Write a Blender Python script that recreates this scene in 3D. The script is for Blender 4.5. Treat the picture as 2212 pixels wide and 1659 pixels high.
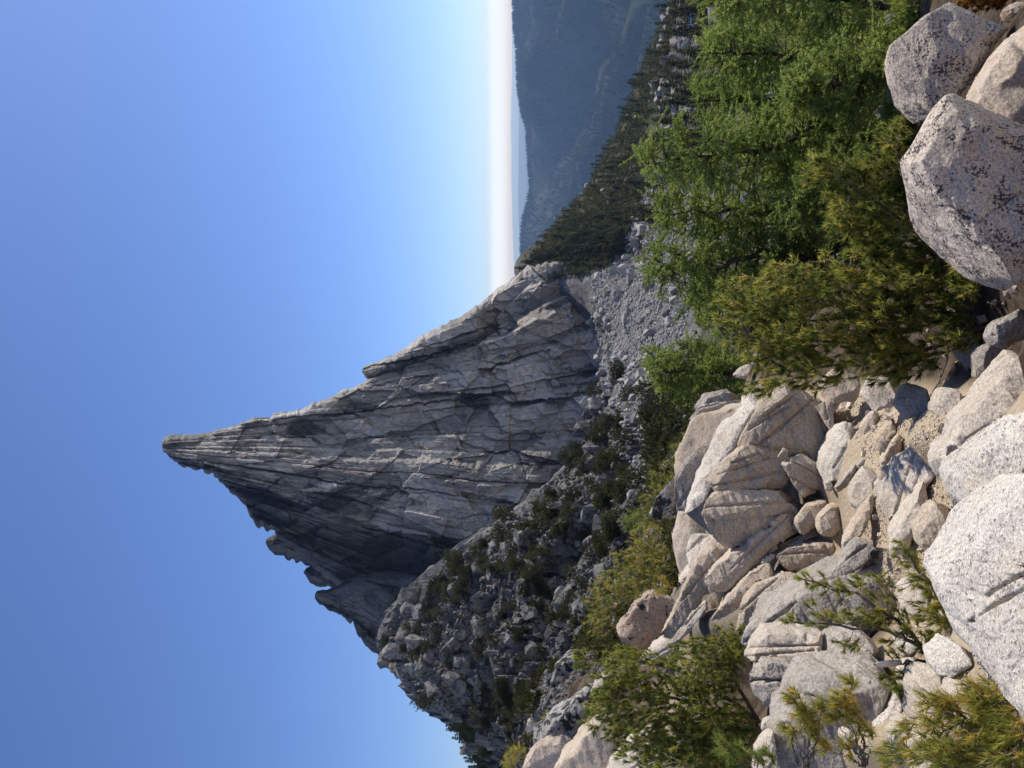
import bpy, bmesh, math, random
import numpy as np
from mathutils import Vector, Matrix, kdtree
from mathutils.geometry import delaunay_2d_cdt

random.seed(7)
RNG = np.random.default_rng(11)
SC = bpy.context.scene
for _o in list(bpy.data.objects):
    bpy.data.objects.remove(_o)
COL = SC.collection

# ------------------------------------------------------------------ camera
F = 1720.0                 # focal length in units of the 2212 px wide picture
cam_d = bpy.data.cameras.new('camera')
cam_d.sensor_fit = 'HORIZONTAL'
cam_d.sensor_width = 36.0
cam_d.lens = 36.0 * F / 2212.0
cam_d.clip_start = 0.05
cam_d.clip_end = 200000.0
cam = bpy.data.objects.new('camera', cam_d)
COL.objects.link(cam)
# the phone was held on its side: picture right is down, picture top is right
cam.matrix_world = Matrix(((0, 1, 0, 0), (0, 0, -1, 0), (-1, 0, 0, 0), (0, 0, 0, 1)))
SC.camera = cam

# ------------------------------------------------------------------ sky, sun, exposure
SUN_AZ, SUN_EL = 52.0, 47.0        # degrees right of the view direction, above horizon
world = bpy.data.worlds.new('World')
SC.world = world
world.use_nodes = True
wn = world.node_tree
bg = wn.nodes['Background']
sky = wn.nodes.new('ShaderNodeTexSky')
sky.sky_type = 'NISHITA'
sky.sun_disc = False
sky.sun_elevation = math.radians(SUN_EL)
sky.sun_rotation = math.radians(SUN_AZ)
sky.altitude = 1600
sky.air_density = 1.0
sky.dust_density = 1.4
sky.ozone_density = 5.0
# phone white balance: a slightly cooler sky
wb = wn.nodes.new('ShaderNodeMix')
wb.data_type = 'RGBA'
wb.blend_type = 'MULTIPLY'
wb.inputs[0].default_value = 1.0
wb.inputs[7].default_value = (0.85, 0.93, 1.17, 1)
wn.links.new(sky.outputs[0], wb.inputs[6])
# bright haze layer lying along the whole horizon
tc = wn.nodes.new('ShaderNodeTexCoord')
sx = wn.nodes.new('ShaderNodeSeparateXYZ')
wn.links.new(tc.outputs['Generated'], sx.inputs[0])
mr = wn.nodes.new('ShaderNodeMapRange')
mr.interpolation_type = 'SMOOTHSTEP'
for _k, _val in zip(('From Min', 'From Max', 'To Min', 'To Max'), (0.017, 0.033, 1.0, 0.0)):
    mr.inputs[_k].default_value = _val
wn.links.new(sx.outputs['Z'], mr.inputs['Value'])
hz = wn.nodes.new('ShaderNodeMix')
hz.data_type = 'RGBA'
wn.links.new(mr.outputs[0], hz.inputs[0])
wn.links.new(wb.outputs[2], hz.inputs[6])
hz.inputs[7].default_value = (8.0, 9.0, 10.4, 1)
wn.links.new(hz.outputs[2], bg.inputs[0])
bg.inputs[1].default_value = 0.12
sun_d = bpy.data.lights.new('sun', 'SUN')
sun_d.energy = 5.0
sun_d.angle = math.radians(0.53)
sun_d.color = (1.0, 0.94, 0.84)
sun = bpy.data.objects.new('sun', sun_d)
COL.objects.link(sun)
_az, _el = math.radians(SUN_AZ), math.radians(SUN_EL)
SUNV = Vector((math.sin(_az) * math.cos(_el), math.cos(_az) * math.cos(_el), math.sin(_el)))
sun.rotation_euler = SUNV.to_track_quat('Z', 'Y').to_euler()
sun.location = SUNV * 50
vs = SC.view_settings
vs.view_transform = 'Standard'
vs.look = 'None'
vs.exposure = 0.0
vs.gamma = 1.0
vs.use_curve_mapping = False


# ------------------------------------------------------------------ helpers
def P(x, y, d):
    """picture position (2212 x 1659) at forward distance d -> world"""
    return Vector(((829.5 - y) / F * d, d, (1106.0 - x) / F * d))


def PN(x, y, d):
    x, y, d = np.broadcast_arrays(np.asarray(x, float), np.asarray(y, float), np.asarray(d, float))
    return np.stack([(829.5 - y) / F * d, d, (1106.0 - x) / F * d], -1)


def hsh(ix, iy, iz, seed):
    h = (ix.astype(np.int64) * 374761393 + iy.astype(np.int64) * 668265263
         + iz.astype(np.int64) * 2147483647 + np.int64(seed) * 1274126177) & 0xFFFFFFFF
    h = ((h ^ (h >> 13)) * 1274126177) & 0xFFFFFFFF
    h = ((h ^ (h >> 16)) * 2246822519) & 0xFFFFFFFF
    h = h ^ (h >> 15)
    return (h & 0xFFFFFF) / float(0x1000000)


def vnoise(p, seed=0):
    p = np.asarray(p, float)
    i = np.floor(p).astype(np.int64)
    f = p - i
    f = f * f * (3 - 2 * f)
    r = 0
    for dx in (0, 1):
        wx = f[..., 0] if dx else 1 - f[..., 0]
        for dy in (0, 1):
            wy = f[..., 1] if dy else 1 - f[..., 1]
            for dz in (0, 1):
                wz = f[..., 2] if dz else 1 - f[..., 2]
                r = r + wx * wy * wz * hsh(i[..., 0] + dx, i[..., 1] + dy, i[..., 2] + dz, seed)
    return r * 2 - 1


def fbm(p, octv=4, seed=0, gain=0.5):
    a, s, r = 1.0, 1.0, 0
    for k in range(octv):
        r = r + a * vnoise(np.asarray(p) * s, seed + k * 17)
        a *= gain
        s *= 2.03
    return r


def vor(u, v, seed=0):
    """jittered-grid voronoi: F1, F2, (cell random a, b, c), offset from cell centre"""
    u, v = np.broadcast_arrays(np.asarray(u, float), np.asarray(v, float))
    iu, iv = np.floor(u).astype(np.int64), np.floor(v).astype(np.int64)
    f1 = np.full(u.shape, 9e9)
    f2 = np.full(u.shape, 9e9)
    ci = np.zeros(u.shape, np.int64)
    cj = np.zeros(u.shape, np.int64)
    ou = np.zeros(u.shape)
    ov = np.zeros(u.shape)
    z = np.zeros(u.shape, np.int64)
    for a in (-1, 0, 1):
        for b in (-1, 0, 1):
            x, y = iu + a, iv + b
            cu = x + 0.1 + 0.8 * hsh(x, y, z, seed)
            cv = y + 0.1 + 0.8 * hsh(x, y, z + 1, seed)
            d = (u - cu) ** 2 + (v - cv) ** 2
            m = d < f1
            f2 = np.where(m, f1, np.minimum(f2, d))
            ci = np.where(m, x, ci)
            cj = np.where(m, y, cj)
            ou = np.where(m, u - cu, ou)
            ov = np.where(m, v - cv, ov)
            f1 = np.where(m, d, f1)
    r = [hsh(ci, cj, z + 2 + k, seed) for k in range(3)]
    return np.sqrt(f1), np.sqrt(f2), r, ou, ov


def mesh_np(name, verts, faces, smooth=False):
    """faces: (n,3) or (n,4) int array"""
    me = bpy.data.meshes.new(name)
    verts = np.asarray(verts, np.float32)
    faces = np.asarray(faces, np.int32)
    n, k = faces.shape
    me.vertices.add(len(verts))
    me.vertices.foreach_set('co', verts.ravel())
    me.loops.add(n * k)
    me.loops.foreach_set('vertex_index', faces.ravel())
    me.polygons.add(n)
    me.polygons.foreach_set('loop_start', np.arange(n, dtype=np.int32) * k)
    me.polygons.foreach_set('loop_total', np.full(n, k, np.int32))
    me.polygons.foreach_set('use_smooth', np.full(n, bool(smooth)))
    me.update(calc_edges=True)
    return me


def attr(me, name, vals):
    a = me.attributes.new(name, 'FLOAT', 'POINT')
    a.data.foreach_set('value', np.asarray(vals, np.float32).ravel())


def link(name, me, mat=None, parent=None, loc=None):
    o = bpy.data.objects.new(name, me)
    COL.objects.link(o)
    if mat is not None and me is not None and not me.materials:
        me.materials.append(mat)
    if parent is not None:
        o.parent = parent
    if loc is not None:
        o.location = loc
    return o


def tag(o, label=None, cat=None, group=None, kind=None):
    if label:
        o['label'] = label
    if cat:
        o['category'] = cat
    if group:
        o['group'] = group
    if kind:
        o['kind'] = kind
    return o


def grid_faces(r, c):
    i = np.arange(r * c).reshape(r, c)
    return np.stack([i[:-1, :-1].ravel(), i[:-1, 1:].ravel(), i[1:, 1:].ravel(), i[1:, :-1].ravel()], -1)


# ------------------------------------------------------------------ materials
class NB:
    """small node-tree builder"""

    def __init__(self, name):
        self.m = bpy.data.materials.new(name)
        self.m.use_nodes = True
        self.t = self.m.node_tree
        self.t.nodes.clear()
        self.out = self.t.nodes.new('ShaderNodeOutputMaterial')
        geo = self.t.nodes.new('ShaderNodeNewGeometry')
        self.pos = geo.outputs['Position']
        self.geo = geo

    def n(self, typ, **kw):
        nd = self.t.nodes.new(typ)
        for k, v in kw.items():
            setattr(nd, k, v)
        return nd

    def set(self, sock, v):
        if hasattr(v, 'is_linked') or isinstance(v, bpy.types.NodeSocket):
            self.t.links.new(v, sock)
        else:
            if sock.type == 'RGBA' and len(v) == 3:
                v = (*v, 1)
            sock.default_value = v

    def noise(self, scale, detail=4, rough=0.55, vec=None, dist=0.0):
        nd = self.n('ShaderNodeTexNoise')
        self.set(nd.inputs['Vector'], vec or self.pos)
        nd.inputs['Scale'].default_value = scale
        nd.inputs['Detail'].default_value = detail
        nd.inputs['Roughness'].default_value = rough
        nd.inputs['Distortion'].default_value = dist
        return nd.outputs['Fac']

    def voro(self, scale, feat='F1', out='Distance', vec=None):
        nd = self.n('ShaderNodeTexVoronoi', feature=feat)
        self.set(nd.inputs['Vector'], vec or self.pos)
        nd.inputs['Scale'].default_value = scale
        return nd.outputs[out]

    def ramp(self, fac, lo, hi, a=0.0, b=1.0):
        nd = self.n('ShaderNodeMapRange', interpolation_type='SMOOTHSTEP')
        self.set(nd.inputs['Value'], fac)
        for k, v in zip(('From Min', 'From Max', 'To Min', 'To Max'), (lo, hi, a, b)):
            self.set(nd.inputs[k], v)
        return nd.outputs[0]

    def mix(self, fac, a, b, mode='MIX'):
        nd = self.n('ShaderNodeMix', data_type='RGBA', blend_type=mode)
        self.set(nd.inputs[0], fac)
        self.set(nd.inputs[6], a)
        self.set(nd.inputs[7], b)
        return nd.outputs[2]

    def math(self, op, a, b=0.0):
        nd = self.n('ShaderNodeMath', operation=op)
        self.set(nd.inputs[0], a)
        self.set(nd.inputs[1], b)
        return nd.outputs[0]

    def attrf(self, name):
        return self.n('ShaderNodeAttribute', attribute_name=name).outputs['Fac']

    def scaled(self, s, rot=(0, 0, 0)):
        nd = self.n('ShaderNodeMapping')
        self.set(nd.inputs['Vector'], self.pos)
        nd.inputs['Scale'].default_value = s
        nd.inputs['Rotation'].default_value = rot
        return nd.outputs[0]

    def bump(self, h, strength, dist, prev=None):
        nd = self.n('ShaderNodeBump')
        nd.inputs['Strength'].default_value = strength
        nd.inputs['Distance'].default_value = dist
        self.set(nd.inputs['Height'], h)
        if prev is not None:
            self.set(nd.inputs['Normal'], prev)
        return nd.outputs[0]

    def finish(self, col, rough=0.9, normal=None, spec=0.2):
        b = self.n('ShaderNodeBsdfPrincipled')
        self.set(b.inputs['Base Color'], col)
        self.set(b.inputs['Roughness'], rough)
        b.inputs['Specular IOR Level'].default_value = spec
        if normal is not None:
            self.set(b.inputs['Normal'], normal)
        self.t.links.new(b.outputs[0], self.out.inputs[0])
        return self.m


def mat_granite(name, a, b, warm, lichen=(0.025, 0.025, 0.025), lich_scale=18.0, lich_lo=0.58, lich_hi=0.66,
                grain=140.0, big=1.5, bump=0.5, warm_amt=0.5, patch=0.5):
    k = NB(name)
    tone = k.ramp(k.noise(big, 5, 0.6), 0.35, 0.68)
    c = k.mix(tone, a, b)
    c = k.mix(k.math('MULTIPLY', k.ramp(k.noise(big * 2.1, 4, 0.6, vec=k.scaled((1, 1, 1), (0.5, 0.3, 1))), 0.5, 0.72), warm_amt), c, warm)
    # crystal grain
    g = k.voro(grain, out='Color')
    sep = k.n('ShaderNodeSeparateColor')
    k.set(sep.inputs[0], g)
    gv = k.ramp(sep.outputs[0], 0.0, 1.0, 0.72, 1.2)
    c = k.mix(1.0, c, gv, 'MULTIPLY')
    # dark crusts of lichen, clustered
    clus = k.noise(lich_scale * 0.11, 3, 0.6)
    ln = k.noise(lich_scale, 5, 0.62, dist=0.4)
    lf = k.math('ADD', ln, k.math('MULTIPLY', k.math('SUBTRACT', clus, 0.5), patch))
    lm = k.ramp(lf, lich_lo, lich_hi)
    c = k.mix(lm, c, lichen)
    h1 = k.noise(big * 5, 6, 0.65)
    h2 = k.noise(grain * 0.45, 4, 0.7)
    nrm = k.bump(h1, bump, 0.06)
    nrm = k.bump(h2, bump * 0.8, 0.006, nrm)
    return k.finish(c, 0.92, nrm, 0.15)


def mat_cliff(name, a, b, dark, ochre, dark_lo=0.56, scale=0.045, fan=True):
    k = NB(name)
    vec = k.scaled((1, 1, 0.28), (0, -0.25, 0))
    tone = k.ramp(k.noise(scale * 1.6, 6, 0.62, vec=vec), 0.33, 0.68)
    c = k.mix(tone, a, b)
    cell = k.attrf('cell')
    oc = k.ramp(k.noise(scale * 3.1, 5, 0.65, vec=vec), 0.56, 0.72)
    c = k.mix(k.math('MULTIPLY', oc, 0.55), c, ochre)
    dk = k.noise(scale * 1.1, 8, 0.68, dist=0.6, vec=k.scaled((1, 1, 0.55), (0, -0.2, 0)))
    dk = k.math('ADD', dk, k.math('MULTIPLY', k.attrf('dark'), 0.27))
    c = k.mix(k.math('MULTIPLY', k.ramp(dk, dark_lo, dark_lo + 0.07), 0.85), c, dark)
    c = k.mix(k.math('MULTIPLY', k.attrf('joint'), 0.75), c, dark)
    c = k.mix(1.0, c, k.ramp(cell, 0, 1, 0.55, 1.3), 'MULTIPLY')
    fine = k.ramp(k.noise(1.3, 5, 0.7, vec=vec), 0.3, 0.7, 0.8, 1.2)
    c = k.mix(1.0, c, fine, 'MULTIPLY')
    nrm = k.bump(k.noise(0.6, 8, 0.78, vec=vec), 0.85, 1.3)
    return k.finish(c, 0.95, nrm, 0.1)


M_SPIRE = mat_cliff('spire_granite', (0.35, 0.318, 0.275), (0.54, 0.49, 0.43), (0.08, 0.076, 0.071), (0.48, 0.36, 0.21), 0.555)
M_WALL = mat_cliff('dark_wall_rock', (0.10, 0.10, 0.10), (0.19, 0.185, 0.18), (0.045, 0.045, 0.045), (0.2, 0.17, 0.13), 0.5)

# ------------------------------------------------------------------ terrain
CP = [  # picture x, picture y, forward distance
    (2330, 830, 2.3), (2420, 0, 2.6), (2400, 180, 2.7), (2330, 1659, 2.3), (2230, 400, 3.3), (2180, 100, 4.2),
    (1950, 950, 4.6), (2060, 950, 3.75), (1835, 950, 6.2), (1870, 1250, 5.4), (1770, 1100, 7.0), (2250, 1100, 2.9),
    (2000, 1500, 4.2), (2150, 1659, 3.1), (1640, 1000, 9.0), (1610, 1000, 12), (1690, 1300, 8), (1860, 1500, 5.2),
    (1600, 1500, 8), (1350, 1600, 12), (1250, 1600, 16), (1440, 1400, 13), (2040, 700, 5), (1860, 700, 8),
    (2110, 400, 6), (1960, 400, 10), (2050, 200, 8), (1860, 100, 14), (1800, 400, 16), (1720, 700, 14),
    (1560, 1000, 25), (1480, 1000, 40), (1440, 1200, 25), (1340, 1200, 45), (1280, 1400, 30), (1190, 1500, 40),
    (1170, 1600, 30), (1140, 1600, 60), (1620, 700, 30), (1700, 400, 30), (1720, 100, 30),
    (1360, 1000, 80), (1320, 900, 150), (1292, 830, 230), (1185, 1050, 185), (1065, 1150, 195), (935, 1250, 205),
    (838, 1330, 210), (836, 1420, 198), (905, 1500, 188), (990, 1560, 190), (1090, 1130, 120), (1085, 1300, 110),
    (1060, 1400, 100), (935, 1400, 150), (1095, 1500, 100), (995, 1500, 140), (1125, 1600, 110), (1060, 1600, 190),
    (1205, 1100, 120), (1330, 740, 240), (1292, 700, 292), (1390, 600, 200), (1450, 600, 150), (1420, 450, 200), (1370, 450, 300),
    (1450, 300, 250), (1520, 300, 150), (1560, 100, 150), (1480, 100, 250), (1470, 0, 250), (1560, 500, 80), (1480, 800, 70),
    (1130, 590, 322), (1157, 553, 322), (1192, 500, 348), (1228, 450, 372), (1215, 555, 400), (1200, 590, 400), (1190, 640, 400), (1235, 500, 420), (1290, 450, 470), (1260, 560, 470), (1308, 330, 435), (1368, 200, 425), (1408, 100, 415), (1450, 0, 405), (1480, -100, 400),
    (1250, 545, 309), (1345, 556, 301), (1345, 620, 270), (1320, 450, 318), (1380, 330, 340), (1425, 200, 340), (1462, 0, 330),
    (1300, 560, 650), (1450, 300, 650), (1600, 0, 650), (1300, 900, 500), (1100, 1200, 450), (950, 1400, 450),
    (1025, 1600, 270), (1100, 1600, 450), (900, 1400, 300), (890, 1330, 300), (1000, 1200, 300), (1260, 1000, 300),
    (960, 1500, 300), (1060, 1700, 260), (1200, 1800, 60), (1400, 1800, 12),
    # where the foreground rocks touch the ground
    (2217, 39, 3.85), (2240, 0, 3.94), (2116, 709, 4.65), (2179, 754, 4.26), (1938, 934, 5.53), (1951, 976, 5.27), (2018, 1030, 4.64),
    (2012, 1086, 4.6), (2057, 1163, 4.24), (1899, 1024, 5.52), (1888, 1086, 5.34), (1853, 1012, 5.97), (1801, 1098, 6.64), (1820, 1143, 6.41),
    (1899, 1190, 5.14), (1839, 905, 6.84), (1902, 896, 6.05), (1801, 1044, 6.37), (2074, 1098, 3.88),
    (1771, 1156, 6.77), (1816, 1196, 6.54), (1702, 1162, 7.3), (1620, 1159, 8.3), (1690, 1235, 6.83), (1745, 1268, 6.39),
    (1940, 1314, 5.08), (1895, 1433, 4.55), (1940, 1501, 4.04), (1956, 1534, 3.88), (1845, 1600, 3.95), (1993, 1445, 3.83), (1985, 1385, 4.02),
    (2005, 1284, 4.18), (2002, 1522, 3.52), (1465, 1305, 10.9), (1266, 1433, 15.92), (1370, 1448, 12.96), (1281, 1519, 13.88), (1230, 1626, 12.68),
    (1333, 1612, 10.79), (1433, 1695, 8.58), (1163, 1555, 16.96), (1513, 1350, 8.89), (1531, 1314, 8.11), (1648, 737, 10.92), (1600, 860, 10.8),
]
cp = np.array(CP, float)


def _key(a, d):
    return np.stack([a * 4.0, np.log(d) * 1.0], -1)


_ck = _key((829.5 - cp[:, 1]) / F, cp[:, 2])


def _tps(r2):
    return np.where(r2 > 1e-12, 0.5 * r2 * np.log(np.maximum(r2, 1e-12)), 0)


_n = len(cp)
_K = _tps(((_ck[:, None] - _ck[None]) ** 2).sum(-1)) + np.eye(_n) * 0.003
_Q = np.concatenate([np.ones((_n, 1)), _ck], 1)
_A = np.block([[_K, _Q], [_Q.T, np.zeros((3, 3))]])
_W = np.linalg.solve(_A, np.concatenate([(1106 - cp[:, 0]) / F, np.zeros(3)]))


def ground_slope(a, d):
    """smooth ground: height divided by distance"""
    k = _key(np.asarray(a, float), np.asarray(d, float))
    sh = k.shape[:-1]
    k = k.reshape(-1, 2)
    out = np.empty(len(k))
    for i in range(0, len(k), 40000):
        kk = k[i:i + 40000]
        r2 = ((kk[:, None] - _ck[None]) ** 2).sum(-1)
        out[i:i + 40000] = _tps(r2) @ _W[:_n] + _W[_n] + kk @ _W[_n + 1:]
    return out.reshape(sh)


def ground_z(X, Y):
    """ground height with relief at world X, Y (Y > 1)"""
    X, Y = np.broadcast_arrays(np.asarray(X, float), np.asarray(Y, float))
    z = ground_slope(X / Y, Y) * Y
    w_far = np.clip((Y - 25) / 50, 0, 1)
    a = X / Y
    w_slope = w_far * np.clip((0.06 - a) / 0.12, 0.12, 1) * np.clip((330 - Y) / 60, 0.3, 1)
    p = np.stack([X, Y, np.zeros_like(X)], -1)
    z = z + fbm(p / 1.7, 4, 3) * 0.05 * np.clip(Y / 6, 0.4, 3)
    z = z + fbm(p / 14.0, 4, 5) * 0.9 * np.clip((Y - 12) / 40, 0, 1)
    # blocky broken rock on the slope under the spire
    wp = p + np.stack([fbm(p / 9, 2, 21), fbm(p / 9, 2, 22), 0 * X], -1) * 2.0
    for sz, am, sd in ((17.0, 3.8, 31), (8.0, 1.9, 32), (3.4, 0.7, 33)):
        f1, f2, r, ou, ov = vor(wp[..., 0] / sz, wp[..., 1] / (sz * 1.2), sd)
        z = z + w_slope * am * ((r[0] - 0.5) + (ou * (r[1] - 0.5) + ov * (r[2] - 0.9)) * 1.1)
    return z


NA, ND = 520, 560
aa = np.linspace(-0.62, 0.62, NA)
dd = np.exp(np.linspace(math.log(1.3), math.log(640), ND))
AA, DD = np.meshgrid(aa, dd)
GX, GY = AA * DD, DD
GZ = ground_z(GX, GY)
GZ_PX = 1106 - GZ / GY * F          # picture x of every ground vertex


def hit(x, y):
    """distance at which the picture position first meets the ground"""
    a = (829.5 - y) / F
    ci = int(np.clip(round((a + 0.62) / 1.24 * (NA - 1)), 0, NA - 1))
    colpx = GZ_PX[:, ci]
    idx = np.nonzero(colpx <= x)[0]
    if len(idx) == 0:
        return None
    i = int(idx[0])
    if i == 0:
        return float(dd[0])
    a0, a1 = colpx[i - 1], colpx[i]
    t = (a0 - x) / max(a0 - a1, 1e-6)
    return float(dd[i - 1] + (dd[i] - dd[i - 1]) * min(max(t, 0), 1))


def gz(X, Y):
    a = np.clip((np.asarray(X) / np.asarray(Y) + 0.62) / 1.24 * (NA - 1), 0, NA - 1.001)
    b = np.clip((np.log(np.asarray(Y)) - math.log(1.3)) / (math.log(640) - math.log(1.3)) * (ND - 1), 0, ND - 1.001)
    i, j = np.floor(b).astype(int), np.floor(a).astype(int)
    fb, fa = b - i, a - j
    return (GZ[i, j] * (1 - fb) * (1 - fa) + GZ[i + 1, j] * fb * (1 - fa) + GZ[i, j + 1] * (1 - fb) * fa + GZ[i + 1, j + 1] * fb * fa)


def mat_ground():
    k = NB('mountain_ground')
    dist = k.attrf('dist')       # forward distance, metres
    side = k.attrf('side')
    # near: pale granite grit and soil
    soil = k.mix(k.ramp(k.noise(2.2, 6, 0.6), 0.3, 0.7), (0.60, 0.485, 0.34), (0.52, 0.39, 0.24))
    soil = k.mix(k.ramp(k.noise(38, 4, 0.7), 0.52, 0.62), soil, (0.64, 0.57, 0.47))
    soil = k.mix(k.math('MULTIPLY', k.ramp(k.noise(90, 4, 0.7), 0.5, 0.75), 0.6), soil, (0.22, 0.17, 0.12))
    duff_shade = k.mix(k.ramp(k.noise(5, 5, 0.65), 0.4, 0.6), (0.06, 0.042, 0.028), (0.14, 0.105, 0.075))  # fallen-needle brown, doubling as painted shade beside the pine
    c = k.mix(k.attrf('litter_shade'), soil, duff_shade)
    bed = k.mix(k.ramp(k.noise(3.0, 6, 0.65), 0.35, 0.65), (0.17, 0.145, 0.115), (0.34, 0.295, 0.24))
    c = k.mix(k.attrf('rockbed'), c, bed)
    rock = k.mix(k.ramp(k.noise(0.22, 7, 0.68), 0.35, 0.65), (0.10, 0.097, 0.092), (0.21, 0.20, 0.19))
    rock = k.mix(k.ramp(k.noise(0.5, 7, 0.7, dist=0.5), 0.52, 0.62), rock, (0.07, 0.072, 0.07))
    veg = k.mix(k.ramp(k.noise(0.3, 6, 0.7), 0.4, 0.6), (0.035, 0.04, 0.018), (0.085, 0.075, 0.04))
    rock = k.mix(k.attrf('veg'), rock, veg)
    c = k.mix(k.ramp(dist, 14, 40), c, rock)
    nrm = k.bump(k.noise(0.8, 8, 0.75), 0.7, 0.5)
    nrm2 = k.bump(k.noise(26, 6, 0.75), 0.9, 0.035)
    far = k.ramp(dist, 16, 40)
    mixn = k.n('ShaderNodeMix', data_type='VECTOR')
    k.set(mixn.inputs[0], far)
    k.set(mixn.inputs[4], nrm2)
    k.set(mixn.inputs[5], nrm)
    return k.finish(c, 0.96, mixn.outputs[1], 0.1)


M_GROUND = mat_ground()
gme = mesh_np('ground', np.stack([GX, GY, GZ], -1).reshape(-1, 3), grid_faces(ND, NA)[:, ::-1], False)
attr(gme, 'dist', GY)
attr(gme, 'side', AA)
_px = 829.5 - AA * F
# fallen needles under trees and in the hollow, plus shade painted beside the pine
_litter_shade = np.clip((850 - _px) / 40, 0, 1) * np.clip((GY - 2.7) / 0.6, 0, 1)
_litter_shade = np.maximum(_litter_shade, np.clip((GY - 8.5) / 4, 0, 1))
_litter_shade = np.maximum(_litter_shade, np.clip((_px - 1330) / 30, 0, 1) * np.clip((GY - 4.6) / 0.6, 0, 1) * np.clip((10 - GY) / 2, 0, 1))
attr(gme, 'litter_shade', _litter_shade)
attr(gme, 'rockbed', np.clip((_px - 860) / 60, 0, 1) * np.clip((1380 - _px) / 40, 0, 1) * np.clip((GY - 6.2) / 0.8, 0, 1) * np.clip((16 - GY) / 2, 0, 1))
_veg = np.clip((GY - 255) / 60, 0, 1) * np.clip((600 - _px) / 60, 0, 1)
_veg = np.maximum(_veg, np.clip((85 - GY) / 40, 0, 1) * np.clip((1250 - _px) / 150, 0, 1) * 0.85)
_veg = np.maximum(_veg, np.clip((GY - 225) / 30, 0, 1) * np.clip((_px - 1540) / 40, 0, 1))
attr(gme, 'veg', _veg)
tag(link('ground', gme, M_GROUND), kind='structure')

# added unseen slope behind the viewpoint, pale granite bouncing sunlight onto the spire
bx = np.linspace(-760, 760, 150)
by = np.concatenate([np.linspace(1.25, -12, 30), np.linspace(-14, -620, 90)])
BX, BY = np.meshgrid(bx, by)
BX = np.sign(BX) * np.abs(BX / 760) ** 2.2 * 760
_back = np.clip(-BY - 6, 0, None)
BZ = -1.75 + 0.30 * _back ** 1.0 * np.clip(_back / 60, 0.25, 1) - 0.12 * np.clip(BX - 40, 0, None) + 0.10 * np.clip(-BX - 30, 0, None)
BZ = np.clip(BZ, -260, 135) + fbm(np.stack([BX / 30, BY / 30, 0 * BX], -1), 4, 15) * np.clip((np.hypot(BX, BY) - 8) / 40, 0, 1) * 3.0
kb = NB('bounce_slope_granite')
_c = kb.mix(kb.ramp(kb.noise(0.12, 7, 0.65), 0.35, 0.65), (0.38, 0.34, 0.29), (0.54, 0.49, 0.42))
_c = kb.mix(kb.ramp(kb.noise(0.4, 6, 0.7), 0.58, 0.66), _c, (0.10, 0.10, 0.06))
M_BACK = kb.finish(_c, 0.95, kb.bump(kb.noise(0.7, 7, 0.7), 0.6, 0.5), 0.1)
bme = mesh_np('bounce_slope', np.stack([BX, BY, BZ], -1).reshape(-1, 3), grid_faces(120, 150), True)
tag(link('bounce_slope', bme, M_BACK), kind='structure')

# ------------------------------------------------------------------ the spire and its neighbours
SX, SY = 330.0, 962.0


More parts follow.
